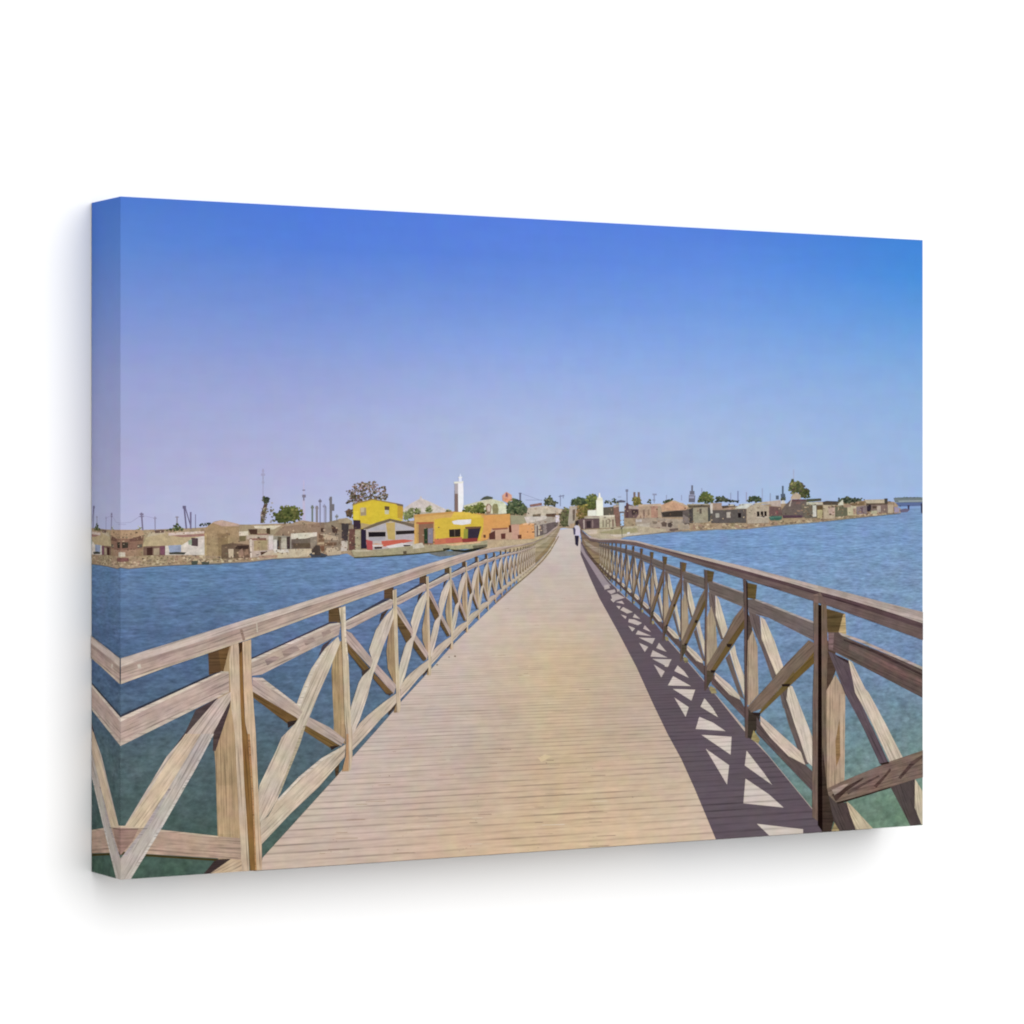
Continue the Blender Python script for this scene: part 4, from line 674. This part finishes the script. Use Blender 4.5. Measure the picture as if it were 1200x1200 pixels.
bayR = [
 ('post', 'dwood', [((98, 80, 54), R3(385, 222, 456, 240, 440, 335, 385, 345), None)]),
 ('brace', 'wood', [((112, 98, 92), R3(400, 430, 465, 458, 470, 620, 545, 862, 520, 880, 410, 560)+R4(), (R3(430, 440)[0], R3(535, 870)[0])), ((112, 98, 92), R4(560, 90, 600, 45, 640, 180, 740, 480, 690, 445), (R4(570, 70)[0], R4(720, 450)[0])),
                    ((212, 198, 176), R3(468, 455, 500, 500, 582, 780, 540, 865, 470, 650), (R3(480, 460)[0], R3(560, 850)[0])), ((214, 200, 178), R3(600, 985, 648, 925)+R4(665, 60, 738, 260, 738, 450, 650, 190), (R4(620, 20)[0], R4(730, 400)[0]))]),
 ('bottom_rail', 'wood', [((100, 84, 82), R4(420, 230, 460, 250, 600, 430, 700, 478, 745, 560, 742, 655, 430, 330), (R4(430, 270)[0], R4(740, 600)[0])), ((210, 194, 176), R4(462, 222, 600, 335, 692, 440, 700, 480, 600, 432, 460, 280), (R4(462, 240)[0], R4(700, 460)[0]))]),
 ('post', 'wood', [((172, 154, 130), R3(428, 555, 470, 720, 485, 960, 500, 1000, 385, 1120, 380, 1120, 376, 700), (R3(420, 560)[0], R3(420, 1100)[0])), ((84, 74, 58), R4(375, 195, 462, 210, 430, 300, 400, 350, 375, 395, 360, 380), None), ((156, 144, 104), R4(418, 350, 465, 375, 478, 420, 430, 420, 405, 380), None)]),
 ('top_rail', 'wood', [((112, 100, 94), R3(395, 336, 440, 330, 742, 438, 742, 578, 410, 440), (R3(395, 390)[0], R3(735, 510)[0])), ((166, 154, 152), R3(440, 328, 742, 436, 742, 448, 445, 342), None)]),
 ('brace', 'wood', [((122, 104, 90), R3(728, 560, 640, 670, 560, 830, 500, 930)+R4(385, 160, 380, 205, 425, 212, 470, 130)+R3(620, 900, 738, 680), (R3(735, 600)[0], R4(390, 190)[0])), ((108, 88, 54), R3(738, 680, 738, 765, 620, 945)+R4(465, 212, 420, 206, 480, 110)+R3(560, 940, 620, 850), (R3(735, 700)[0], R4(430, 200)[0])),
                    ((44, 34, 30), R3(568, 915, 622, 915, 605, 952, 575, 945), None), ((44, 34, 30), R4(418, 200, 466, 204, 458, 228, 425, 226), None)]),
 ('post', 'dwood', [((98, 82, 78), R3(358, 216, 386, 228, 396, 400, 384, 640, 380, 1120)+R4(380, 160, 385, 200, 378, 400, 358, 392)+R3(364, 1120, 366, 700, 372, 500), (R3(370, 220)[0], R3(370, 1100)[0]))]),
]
def put_bay(parent, bay, f=None, label=None):
    for nm, mat, polys in bay:
        q = Print()
        for c, pts, gr in polys:
            pts = clean(pts); pp = f(pts) if f else pts
            if len(pp) > 2: q.add(pp, c, grain=(f(gr) if f else gr) if gr else None)
        q.build(nm, mat, parent)

# left railing: far end as one continuous run, then bays from far to near, the handrail last
far = Print()
far.add(L7(560, 440, 750, 375, 900, 290, 1040, 170, 1062, 200, 1005, 320, 900, 455, 750, 610, 560, 760), (166, 150, 122))
far.add(L7(560, 445, 750, 390, 900, 310, 1030, 190, 1020, 215, 900, 350, 750, 440, 560, 500), (182, 166, 142))
far.add(L7(560, 720, 750, 570, 900, 420, 1000, 290, 1010, 320, 910, 470, 760, 625, 560, 790), (150, 130, 98))
far.add(L7(556, 795, 760, 632, 910, 475, 1010, 325, 1032, 325, 930, 505, 780, 665, 570, 845), (204, 188, 160))
far.add(L7(300, 1060, 540, 848, 700, 712, 850, 566, 950, 440, 1040, 280, 1048, 290, 955, 455, 855, 582, 705, 728, 545, 862, 310, 1075), (138, 120, 98))
railL = far.build('printed_railing', 'wood', canvas, 'sunlit weathered wooden railing on the left of the footbridge')
def thicker(bay, k):
    # seen ever more end-on, the posts cover more of the gap beside them
    w = min(95, 16*(k-1)); out = []
    for nm, mat, polys in bay:
        if nm == 'post' and len(polys) == 1 and mat == 'wood':
            polys = [((178, 154, 124), L3(1050-w, 470, 1092-w*.5, 240, 1112, 300, 1115, 700, 1108, 770, 1045-w*.7, 640, 1035-w, 540), polys[0][2])]
        if nm == 'brace' and len(polys) == 5:
            e = min(60, 12*k)
            polys = polys+[((104, 84, 56), L3(750, 415, 915, 590, 905, 640, 862, 670+e*.5, 756, 510+e), None), ((100, 80, 54), L3(945, 640, 1085, 790, 1050, 815, 938, 700+e*.5), None)]
        if nm == 'post' and mat == 'dwood': polys = [((88, 70, 52), L3(1012, 62, 1088, 46, 1085, 150, 1010, 150), None)]
        out.append((nm, mat, polys))
    return out
for k in range(19, 0, -1):
    put_bay(railL, thicker(bayL, k), lambda pts, k=k: remap(pts, postL, XVL, topL, botL, k))
put_bay(railL, bayL)
# first full bay
put_bay(railL, [
 ('post', 'dwood', [((98, 76, 52), L3(630, 205, 718, 184, 712, 302, 630, 302), None)]),
 ('post', 'wood', [((172, 146, 110), L3(692, 440, 735, 420, 750, 1010)+L4(752, 150, 745, 195, 665, 110)+L3(668, 1010, 650, 640, 660, 560), (L3(700, 450)[0], L3(705, 1000)[0])), ((186, 158, 124), L3(700, 500, 728, 480, 742, 1010, 722, 1010), (L3(700, 450)[0], L3(705, 1000)[0]))]),
 ('brace', 'wood', [((110, 84, 52), L3(95, 775, 400, 955, 428, 985, 340, 1008, 100, 825), (L3(95, 800)[0], L3(420, 980)[0])), ((116, 92, 56), L4(465, 50, 712, 205, 655, 228, 445, 92), (L3(95, 800)[0], L3(420, 980)[0])), ((52, 42, 40), L3(340, 995, 425, 980, 430, 992, 345, 1040), None), ((52, 42, 40), L4(640, 208, 710, 200, 650, 236), None),
                    ((188, 168, 156), L3(95, 683, 165, 686, 420, 880)+L4(490, 0, 640, 75, 748, 160, 720, 205, 460, 55)+L3(400, 962, 95, 782), (L3(95, 730)[0], L4(720, 180)[0])), ((206, 188, 174), L3(95, 683, 165, 686, 420, 880, 430, 900, 160, 712, 95, 700), None)]),
 ('brace', 'wood', [((80, 70, 78), L3(660, 408, 590, 455, 555, 540, 600, 490), None),
                    ((208, 192, 172), L3(698, 395, 605, 480, 510, 620, 455, 740, 405, 872, 448, 925, 425, 985)+L4(395, 48, 300, 145, 265, 230, 145, 480, 130, 560, 135, 760, 205, 690, 270, 580, 330, 430, 415, 220, 470, 60, 500, -10)+L3(560, 800, 640, 620, 712, 440), (L4(150, 700)[0], L3(700, 400)[0])),
                    ((222, 208, 192), L3(600, 500, 512, 630, 410, 872, 430, 888, 530, 640, 612, 500), None), ((184, 172, 146), L4(480, 20, 440, 90, 330, 400, 270, 560, 290, 540, 345, 400, 430, 190, 470, 60), None)]),
 ('bottom_rail', 'wood', [((84, 66, 48), L4(742, 275, 705, 325, 700, 400, 680, 425, 672, 360), None), ((208, 190, 168), L4(750, 192, 690, 228, 580, 290, 420, 422, 270, 580, 205, 698, 150, 740, 150, 905, 165, 888, 350, 692, 560, 492, 742, 282), (L4(160, 820)[0], L4(740, 230)[0])), ((222, 208, 190), L4(700, 225, 580, 290, 420, 422, 270, 580, 280, 592, 430, 438, 590, 305, 705, 240), None)]),
 ('top_rail', 'wood', [((70, 68, 84), L3(88, 545, 640, 292, 692, 292, 690, 306, 88, 568), None), ((190, 170, 156), L3(88, 560, 690, 300, 718, 305, 702, 385, 650, 412, 160, 662, 90, 672), (L3(88, 610)[0], L3(700, 350)[0])), ((216, 202, 186), L3(88, 556, 640, 306, 705, 298, 708, 308, 640, 322, 88, 578), None), ((164, 142, 136), L3(180, 560, 250, 530, 290, 545, 200, 600), None), ((168, 146, 136), L3(300, 500, 400, 455, 430, 490, 320, 545), None), ((176, 154, 142), L3(450, 425, 520, 400, 540, 425, 470, 460), None), ((172, 150, 140), L3(580, 365, 640, 345, 650, 370, 590, 400), None)]),
 ('post', 'wood', [((208, 190, 162), L3(700, 195, 746, 180, 752, 400, 768, 560, 785, 1010)+L4(795, 100, 796, 280, 784, 372, 768, 384, 722, 384, 748, 280, 750, 100)+L3(742, 1010, 728, 560, 715, 300), (L3(720, 200)[0], L3(760, 1000)[0])), ((190, 152, 112), L4(752, 120, 768, 120, 770, 380, 722, 384, 748, 290), (L4(755, 120)[0], L4(755, 300)[0])), ((226, 210, 186), L3(730, 190, 746, 182, 752, 400, 768, 560, 760, 560, 740, 400), None)]),
])
# nearest bay, wrapping round the canvas edge
put_bay(railL, [
 ('post', 'wood', [((178, 152, 118), L1(790, 355, 980, 292, 985, 982)+L2(990, 880, 850, 880, 845, 640, 832, 200, 815, 0)+L1(815, 982, 800, 700, 790, 500), (L1(880, 350)[0], L2(910, 800)[0])), ((98, 74, 52), L1(785, 355, 925, 305, 915, 345, 882, 478, 790, 502), None), ((112, 84, 54), L1(850, 335, 925, 305, 915, 345, 882, 478, 870, 482), None), ((80, 66, 66), L1(905, 690, 930, 640, 925, 700, 832, 982, 815, 982, 818, 860), None), ((84, 70, 66), L2(815, 0, 850, 0, 826, 110), None),
                  ((188, 160, 126), L2(850, 330, 940, 330, 950, 640, 855, 640), (L1(880, 350)[0], L2(910, 800)[0]))]),
 ('brace', 'wood', [((66, 54, 52), L2(832, 803, 935, 798, 800, 900, 752, 900), None), ((200, 176, 146), L2(985, 765, 1000, 768, 1005, 900, 780, 905, 930, 800), (L2(800, 890)[0], L2(990, 790)[0]))]),
 ('brace', 'wood', [((80, 68, 68), L1(705, 720, 848, 640, 830, 668, 640, 900, 570, 975, 560, 970, 640, 860), None),
                    ((206, 188, 174), L1(928, 604, 932, 652, 905, 700, 745, 984)+L2(815, 0, 740, 0, 530, 350, 372, 602, 245, 602, 520, 145)+L1(560, 984, 840, 652), (L2(300, 600)[0], L1(900, 640)[0])), ((212, 190, 164), L2(560, 120, 640, 0, 740, 0, 530, 350, 372, 602, 250, 600, 420, 350), (L2(300, 600)[0], L1(900, 640)[0]))]),
 ('bottom_rail', 'wood', [((70, 62, 34), L2(228, 745, 370, 768, 850, 800, 830, 812, 370, 782, 228, 772), None), ((186, 160, 140), L2(220, 590, 250, 590, 460, 612, 850, 655, 995, 668, 995, 805, 930, 800, 370, 766, 220, 750), (L2(225, 680)[0], L2(990, 730)[0])), ((206, 184, 160), L2(220, 588, 250, 588, 460, 610, 850, 653, 850, 662, 460, 622, 220, 600), None), ((160, 130, 118), L2(220, 600, 340, 605, 300, 690, 222, 780), None)]),
 ('brace', 'wood', [((196, 184, 174), L2(740, 0, 815, 0, 700, 222, 490, 590, 272, 945, 200, 945, 222, 800, 372, 602, 530, 350), (L2(260, 900)[0], L2(770, 0)[0])), ((214, 204, 194), L2(815, 0, 822, 0, 706, 222, 496, 590, 280, 945, 262, 945, 480, 590, 690, 222), None), ((180, 168, 166), L2(530, 350, 372, 602, 240, 780, 262, 780, 400, 600, 548, 350), None)]),
 ('top_rail', 'wood', [((58, 62, 74), L1(225, 752, 800, 492, 880, 470, 885, 482, 225, 778), None), ((192, 170, 158), L1(225, 776, 880, 478, 918, 482, 920, 604, 850, 640, 225, 948), (L1(230, 860)[0], L1(910, 540)[0])), ((220, 204, 186), L1(225, 768, 870, 474, 916, 474, 916, 484, 870, 486, 225, 796), None), ((204, 186, 170), L1(225, 925, 850, 622, 915, 590, 920, 604, 850, 640, 225, 950), None)]),
 ('post', 'wood', [((206, 184, 158), L1(932, 305, 980, 290, 992, 700, 1002, 982)+L2(1008, 100, 1050, 882, 1002, 885, 970, 300, 955, 0)+L1(944, 982, 932, 700, 920, 400), (L1(950, 300)[0], L2(1020, 880)[0])), ((140, 104, 62), L1(980, 292, 1004, 285, 1008, 500, 1020, 800, 1034, 982)+L2(1036, 0, 1070, 500, 1090, 880, 1054, 882, 1015, 300, 1000, 0)+L1(1002, 982, 992, 700), (L1(990, 300)[0], L2(1070, 880)[0])), ((72, 50, 32), L1(978, 292, 1004, 285, 1000, 345, 984, 362), None),
                   ((210, 182, 152), L1(1003, 285, 1058, 268, 1062, 500, 1075, 700, 1086, 982)+L2(1088, 0, 1110, 500, 1126, 700, 1128, 880, 1088, 882, 1070, 500, 1036, 0)+L1(1034, 982, 1020, 800, 1008, 500), (L1(1020, 300)[0], L2(1100, 880)[0])), ((184, 140, 96), L2(1036, 0, 1050, 0, 1075, 400, 1094, 880, 1084, 880, 1064, 400), None)]),
])
lowL = [(139, 802.5), (195, 781.8), (244, 765.5), (280, 753), (330, 735), (385, 714.8), (440, 694.8), (462, 687), (498, 673.8), (527.5, 664), (545, 657.3), (560, 651)]+L7(50, 525, 300, 460, 500, 415, 650, 388, 750, 368, 880, 302, 1000, 205, 1050, 160)
def strip(upper, lower, f0, f1, xs):
    a = [(x, interp(upper, x)+f0*(interp(lower, x)-interp(upper, x))) for x in xs]
    b = [(x, interp(upper, x)+f1*(interp(lower, x)-interp(upper, x))) for x in xs]
    return a+b[::-1]
lowL.sort()
xsl = [135, 160, 190, 220, 250, 285, 320, 350, 380, 410, 440, 465, 500, 520, 540, 560, 580, 600, 615, 625, 635, 645, 653]
q = Print(); g = ((135, 790), (500, 668))
q.add(strip(topL, lowL, 0, 1, xsl), (190, 168, 154), grain=g)
q.add(strip(topL, lowL, 0, .34, xsl), (208, 190, 178), grain=g)
q.add(strip(topL, lowL, .0, .1, xsl), (200, 186, 176), grain=g)
q.add(strip(topL, lowL, .34, .52, [x for x in xsl if x < 560]), (174, 152, 140), grain=g)
q.add(strip(topL, lowL, .9, 1, [x for x in xsl if x < 560]), (204, 186, 164), grain=g)
q.build('handrail', 'wood', railL)
q = Print()
q.add(L1(985, 205, 1000, 200, 1020, 270, 1005, 280), (156, 132, 118)); q.add(L1(330, 430, 350, 424, 356, 455, 335, 455), (208, 196, 180)); q.add(L3(118, 300, 126, 298, 132, 370, 124, 372), (212, 198, 182))
q.build('joint', 'wood', railL)

# right railing
far = Print()
far.add(R5(0, 30, 100, 110, 200, 150, 310, 160, 330, 240, 330, 560, 200, 440, 100, 300, 20, 150), (128, 110, 92))
far.add(R5(30, 110, 150, 190, 320, 240, 330, 320, 150, 240, 60, 170), (152, 138, 122))
far.add(R5(60, 190, 150, 270, 330, 340, 330, 430, 180, 370, 100, 290), (138, 122, 94))
far.add(R5(40, 190, 150, 330, 330, 520, 330, 570, 200, 440, 100, 310), (92, 76, 66))
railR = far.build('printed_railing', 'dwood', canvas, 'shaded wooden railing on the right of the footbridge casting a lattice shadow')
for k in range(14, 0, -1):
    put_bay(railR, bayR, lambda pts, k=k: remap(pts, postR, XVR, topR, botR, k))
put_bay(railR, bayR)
put_bay(railR, [
 ('post', 'dwood', [((96, 80, 50), R3(755, 340, 858, 362, 845, 500, 765, 485), None)]),
 ('post', 'wood', [((178, 158, 134), R3(815, 785, 862, 940, 872, 1120)+R4(870, 430, 780, 535, 762, 520, 762, 0)+R3(762, 900), (R3(830, 800)[0], R4(830, 430)[0])), ((88, 74, 66), R3(760, 600, 800, 690, 815, 790, 765, 900), None), ((62, 54, 46), R4(765, 560, 800, 595, 882, 640, 870, 720, 800, 848, 750, 830), None), ((160, 148, 102), R4(822, 765, 882, 850, 866, 892, 800, 850), None)]),
 ('brace', 'wood', [((110, 96, 92), R3(780, 618, 882, 655, 900, 860, 940, 960, 1045, 1210, 1000, 1250, 900, 960, 800, 730), (R3(820, 650)[0], R3(970, 1120)[0])), ((110, 98, 92), R1(80, 940, 155, 908, 138, 1074, 112, 1074)+R2(), (R1(120, 910)[0], R1(130, 1074)[0])), ((104, 92, 88), R2(85, 0, 152, 0, 150, 60, 300, 540, 262, 545, 150, 240), (R2(110, 0)[0], R2(290, 540)[0])),
                    ((216, 200, 178), R3(888, 660, 932, 690, 1022, 890, 1110, 1150, 1040, 1215, 940, 965, 900, 870), (R3(900, 670)[0], R3(1060, 1180)[0])), ((216, 202, 184), R1(150, 905, 180, 910, 245, 1074)+R2(242, 120, 333, 350, 333, 560, 290, 522, 140, 70)+R1(136, 1010), (R1(160, 905)[0], R2(310, 540)[0]))]),
 ('bottom_rail', 'wood', [((96, 82, 80), R4(850, 640, 890, 700, 1140, 985)+R2(0, 310, 150, 470, 262, 530, 333, 600, 333, 745, 0, 400)+R4(1130, 1080, 850, 790), (R4(860, 720)[0], R2(330, 680)[0])), ((212, 194, 176), R4(885, 630, 1000, 728)+R2(0, 232, 240, 448, 275, 545, 150, 480, 0, 330)+R4(1000, 850, 888, 712), (R4(890, 670)[0], R2(270, 540)[0]))]),
 ('top_rail', 'wood', [((114, 102, 98), R3(762, 500, 845, 495)+R1(0, 300, 338, 440, 338, 572, 0, 402)+R3(780, 625), (R3(770, 560)[0], R1(330, 510)[0])), ((176, 164, 160), R3(840, 495)+R1(0, 296, 338, 432, 338, 446, 0, 312)+R3(840, 508), None)]),
 ('brace', 'wood', [((124, 106, 92), R1(300, 570, 338, 590, 338, 660, 260, 760, 110, 900)+R4(1100, 335, 900, 562, 800, 600, 765, 552, 1010, 280, 1040, 240)+R1(40, 850, 130, 745), (R1(330, 620)[0], R4(780, 580)[0])), ((112, 90, 50), R1(338, 655, 338, 742, 160, 908, 100, 905, 260, 750), (R1(330, 700)[0], R1(130, 900)[0])), ((110, 92, 56), R4(1200, 210, 1200, 315, 1060, 448, 890, 612, 868, 612, 905, 555, 1100, 340), (R4(1200, 260)[0], R4(880, 610)[0])), ((40, 30, 28), R1(98, 895, 162, 892, 158, 912, 105, 912), None), ((46, 36, 32), R4(800, 596, 890, 602, 882, 636, 830, 624), None)]),
 ('post', 'dwood', [((96, 80, 76), R3(724, 305, 757, 322, 765, 640, 764, 1120)+R4(764, 540, 775, 560, 766, 846, 742, 832, 735, 0)+R3(735, 1120, 736, 600), (R3(740, 320)[0], R4(750, 800)[0])), ((44, 34, 34), R3(752, 322, 766, 330, 772, 640, 764, 1120, 756, 1120, 758, 640), None)]),
])
# big post and the nearest bay on the right
put_bay(railR, [
 ('post', 'wood', [((100, 82, 54), R1(432, 335, 572, 375, 525, 515, 440, 512), None), ((196, 170, 126), R1(556, 380, 572, 375, 580, 525, 522, 515), None), ((84, 66, 56), R1(432, 560, 500, 640, 500, 800, 432, 990), None), ((182, 158, 134), R1(498, 825, 548, 1000, 575, 1074)+R2(572, 0, 566, 655, 540, 690, 432, 722, 430, 0)+R1(430, 1074, 440, 985), (R1(500, 830)[0], R2(500, 700)[0])), ((198, 174, 148), R2(536, 20, 572, 20, 566, 640, 540, 640), (R1(500, 830)[0], R2(500, 700)[0])),
                  ((150, 120, 84), R2(498, 370, 512, 300, 530, 200, 535, 480, 505, 560), None), ((168, 150, 110), R2(494, 962, 545, 1042, 465, 1046), None)]),
 ('brace', 'wood', [((98, 84, 90), R1(445, 650, 512, 680, 600, 722, 634, 900)+R2(645, 12, 690, 90, 895, 532, 828, 540, 700, 262, 566, 10)+R1(500, 790), (R1(480, 660)[0], R2(860, 530)[0])), ((60, 46, 50), R1(500, 680, 600, 722, 590, 740, 520, 700), None),
                    ((212, 196, 176), R1(596, 715, 622, 732, 720, 930)+R2(745, 10, 870, 240, 998, 492, 905, 532, 780, 262, 690, 90, 645, 12)+R1(634, 900), (R1(610, 720)[0], R2(940, 500)[0]))]),
 ('brace', 'wood', [((82, 70, 68), R2(432, 750, 520, 822, 582, 826, 602, 905, 655, 1030, 535, 1045, 480, 955), (R2(500, 800)[0], R2(600, 1020)[0])), ((202, 186, 156), R2(578, 815, 602, 832, 775, 1015, 650, 1030, 606, 912), (R2(590, 830)[0], R2(700, 1010)[0])), ((84, 74, 72), R2(905, 706, 1088, 650, 1088, 862, 1140, 985, 1056, 1000), (R2(980, 690)[0], R2(1090, 980)[0])), ((206, 192, 166), R2(1088, 650, 1150, 750, 1150, 990, 1136, 985, 1086, 862), (R2(1110, 660)[0], R2(1150, 980)[0]))]),
 ('brace', 'dwood', [((122, 104, 94), R2(432, 722, 560, 662, 730, 592, 900, 520, 1150, 436, 1150, 636, 1090, 650, 905, 710, 700, 770, 580, 818, 505, 828, 432, 755), (R2(440, 740)[0], R2(1140, 540)[0])), ((70, 54, 50), R2(470, 765, 560, 715, 700, 640, 705, 650, 580, 740, 500, 815), None), ((86, 68, 62), R2(780, 700, 860, 620, 900, 570, 910, 585, 850, 660, 800, 715), None), ((84, 66, 62), R2(960, 640, 1060, 520, 1140, 470, 1145, 490, 1060, 560, 980, 650), None), ((92, 76, 70), R2(580, 740, 700, 680, 820, 620, 825, 632, 700, 700, 590, 765), None), ((158, 140, 132), R2(470, 730, 560, 690, 600, 682, 540, 735, 490, 770), None), ((50, 40, 36), R2(500, 824, 700, 768, 905, 708, 905, 716, 700, 780, 520, 834), None), ((50, 40, 34), R2(828, 535, 892, 520, 895, 534, 840, 546), None)]),
 ('top_rail', 'dwood', [((94, 80, 76), R1(445, 512, 522, 512, 600, 560, 1150, 782, 1150, 1000, 480, 650, 448, 640), (R1(450, 570)[0], R1(1140, 890)[0])), ((178, 164, 156), R1(520, 508, 700, 570, 1150, 770, 1150, 790, 700, 592, 545, 535), None), ((68, 54, 54), R1(560, 560, 800, 650, 1150, 820, 1150, 840, 800, 670, 560, 575), None), ((124, 106, 104), R1(445, 512, 490, 512, 480, 645, 448, 640), None), ((112, 92, 88), R1(600, 600, 900, 740, 1150, 860, 1150, 920, 900, 790, 600, 640), (R1(450, 570)[0], R1(1140, 890)[0]))]),
 ('post', 'dwood', [((114, 97, 88), R1(334, 288, 372, 298, 376, 700, 380, 1074)+R2(372, 0, 380, 972, 325, 930, 330, 0)+R1(330, 1074, 340, 700), (R1(350, 300)[0], R2(350, 960)[0])), ((116, 100, 86), R1(392, 300, 432, 310, 440, 620, 432, 1074)+R2(430, 0, 436, 722, 484, 960, 462, 1046, 395, 1046, 395, 0)+R1(392, 1074), (R1(410, 310)[0], R2(430, 1040)[0])), ((62, 50, 44), R2(402, 400, 436, 722, 484, 960, 462, 1046, 395, 1046), None), ((24, 14, 12), R1(370, 306, 394, 310, 396, 1074)+R2(396, 0, 402, 1040, 366, 990, 368, 0)+R1(370, 1074), None)]),
])
lowR = [(676, 620)]+R5(100, 130, 200, 145, 300, 150, 450, 156, 650, 192, 860, 250)+[(797, 654.4), (823.7, 663.4), (855, 673.4), (887.5, 683.6), (930, 697), (952, 704), (975, 711.5), (1000, 720.5), (1040, 735), (1082, 750.5), (1095, 755)]
ridR = [(676, 617.5)]+R5(100, 100, 200, 118, 400, 118, 600, 142)+[(780, 644.8), (817.5, 654.2), (880, 670.6), (930, 684.5), (958, 693), (990, 701.5), (1027, 712.5), (1081, 730.3), (1095, 735)]
lowR.sort(); ridR.sort()
xsr = [676, 682, 691, 702, 712, 723, 735, 745, 756, 767, 780, 800, 817, 840, 860, 880, 900, 920, 940, 958, 975, 990, 1010, 1027, 1050, 1070, 1090]
q = Print(); g = ((720, 640), (1080, 740))
q.add(strip(topR, lowR, 0, 1, xsr), (112, 94, 90), grain=g)
q.add(strip(ridR, lowR, .0, .35, [x for x in xsr if x > 760]), (92, 72, 74), grain=g)
q.add(strip(topR, ridR, 0, 1, xsr), (190, 174, 164), grain=g)
q.add(strip(topR, ridR, 0, .5, [x for x in xsr if x > 950]), (176, 162, 152), grain=g)
q.build('handrail', 'wood', railR)
q = Print(); q.add(R1(370, 222, 385, 215, 432, 300, 400, 305, 372, 292), (112, 94, 88)); q.add(R1(335, 230, 368, 225, 372, 300, 335, 288), (124, 102, 98)); q.build('joint', 'dwood', railR)

# ---------------------------------------------------------------- person on the bridge
o = thing('printed_person', 'person in a white shirt and dark trousers walking at the right railing', T5, [(None, (196, 190, 204), (92, 580, 110, 566, 136, 572, 146, 600, 146, 645, 134, 662, 96, 658)), ('hair', (48, 40, 42), (104, 552, 106, 530, 118, 524, 132, 532, 134, 552, 126, 568, 110, 566)),
    ('bag', (74, 70, 92), (84, 592, 96, 582, 106, 600, 104, 648, 90, 650)), ('trousers', (44, 40, 56), (98, 656, 136, 658, 132, 710, 128, 748, 118, 750, 112, 740, 104, 735, 102, 700))], 'clean')

# ---------------------------------------------------------------- wall
def wall():
    m = bpy.data.materials.new('white paint'); m.use_nodes = True; nt = m.node_tree; b = nt.nodes['Principled BSDF']
    b.inputs['Roughness'].default_value = .95; b.inputs['Specular IOR Level'].default_value = 0
    tc = N(nt, 'ShaderNodeTexCoord'); no = N(nt, 'ShaderNodeTexNoise'); no.inputs['Scale'].default_value = 3
    nt.links.new(tc.outputs['Object'], no.inputs['Vector'])
    mr = N(nt, 'ShaderNodeMapRange'); mr.inputs['To Min'].default_value = .80; mr.inputs['To Max'].default_value = .81
    nt.links.new(no.outputs['Fac'], mr.inputs['Value'])
    cb = N(nt, 'ShaderNodeCombineColor')
    for i in range(3): nt.links.new(mr.outputs[0], cb.inputs[i])
    nt.links.new(cb.outputs[0], b.inputs['Base Color'])
    me = bpy.data.meshes.new('white_wall'); y = D+.0015
    me.from_pydata([(-12, y, -12), (30, y, -12), (30, y, 12), (-12, y, 12)], [], [(0, 1, 2, 3)]); me.materials.append(m)
    o = bpy.data.objects.new('white_wall', me); col.objects.link(o); o['kind'] = 'structure'; o['label'] = 'plain bright white wall behind the canvas'
wall()

# ---------------------------------------------------------------- light: soft studio light
w = bpy.data.worlds.new('World'); sc.world = w; w.use_nodes = True
w.node_tree.nodes['Background'].inputs[0].default_value = (1, 1, 1, 1)
w.node_tree.nodes['Background'].inputs[1].default_value = .10
ld = bpy.data.lights.new('soft_key', 'SUN'); ld.energy = 4.15; ld.angle = math.radians(77); ld.color = (1, 1, 1)
lo = bpy.data.objects.new('soft_key', ld); col.objects.link(lo)
from mathutils import Vector
d = Vector((-.17, 1, -.35)).normalized()          # travels toward the wall, down and to the left
lo.rotation_euler = d.to_track_quat('-Z', 'Y').to_euler(); lo.location = (1.5, -4, 3)
l2 = bpy.data.lights.new('side_fill', 'SUN'); l2.energy = 1.45; l2.angle = math.radians(30)
o2 = bpy.data.objects.new('side_fill', l2); col.objects.link(o2)
o2.rotation_euler = Vector((1, .12, -.05)).normalized().to_track_quat('-Z', 'Y').to_euler(); o2.location = (-4, -1, 1)
sc.view_settings.view_transform = 'Standard'; sc.view_settings.look = 'None'; sc.view_settings.exposure = 0; sc.view_settings.gamma = 1
sc.cycles.filter_width = 2.0; sc.cycles.max_bounces = 4; sc.cycles.diffuse_bounces = 3
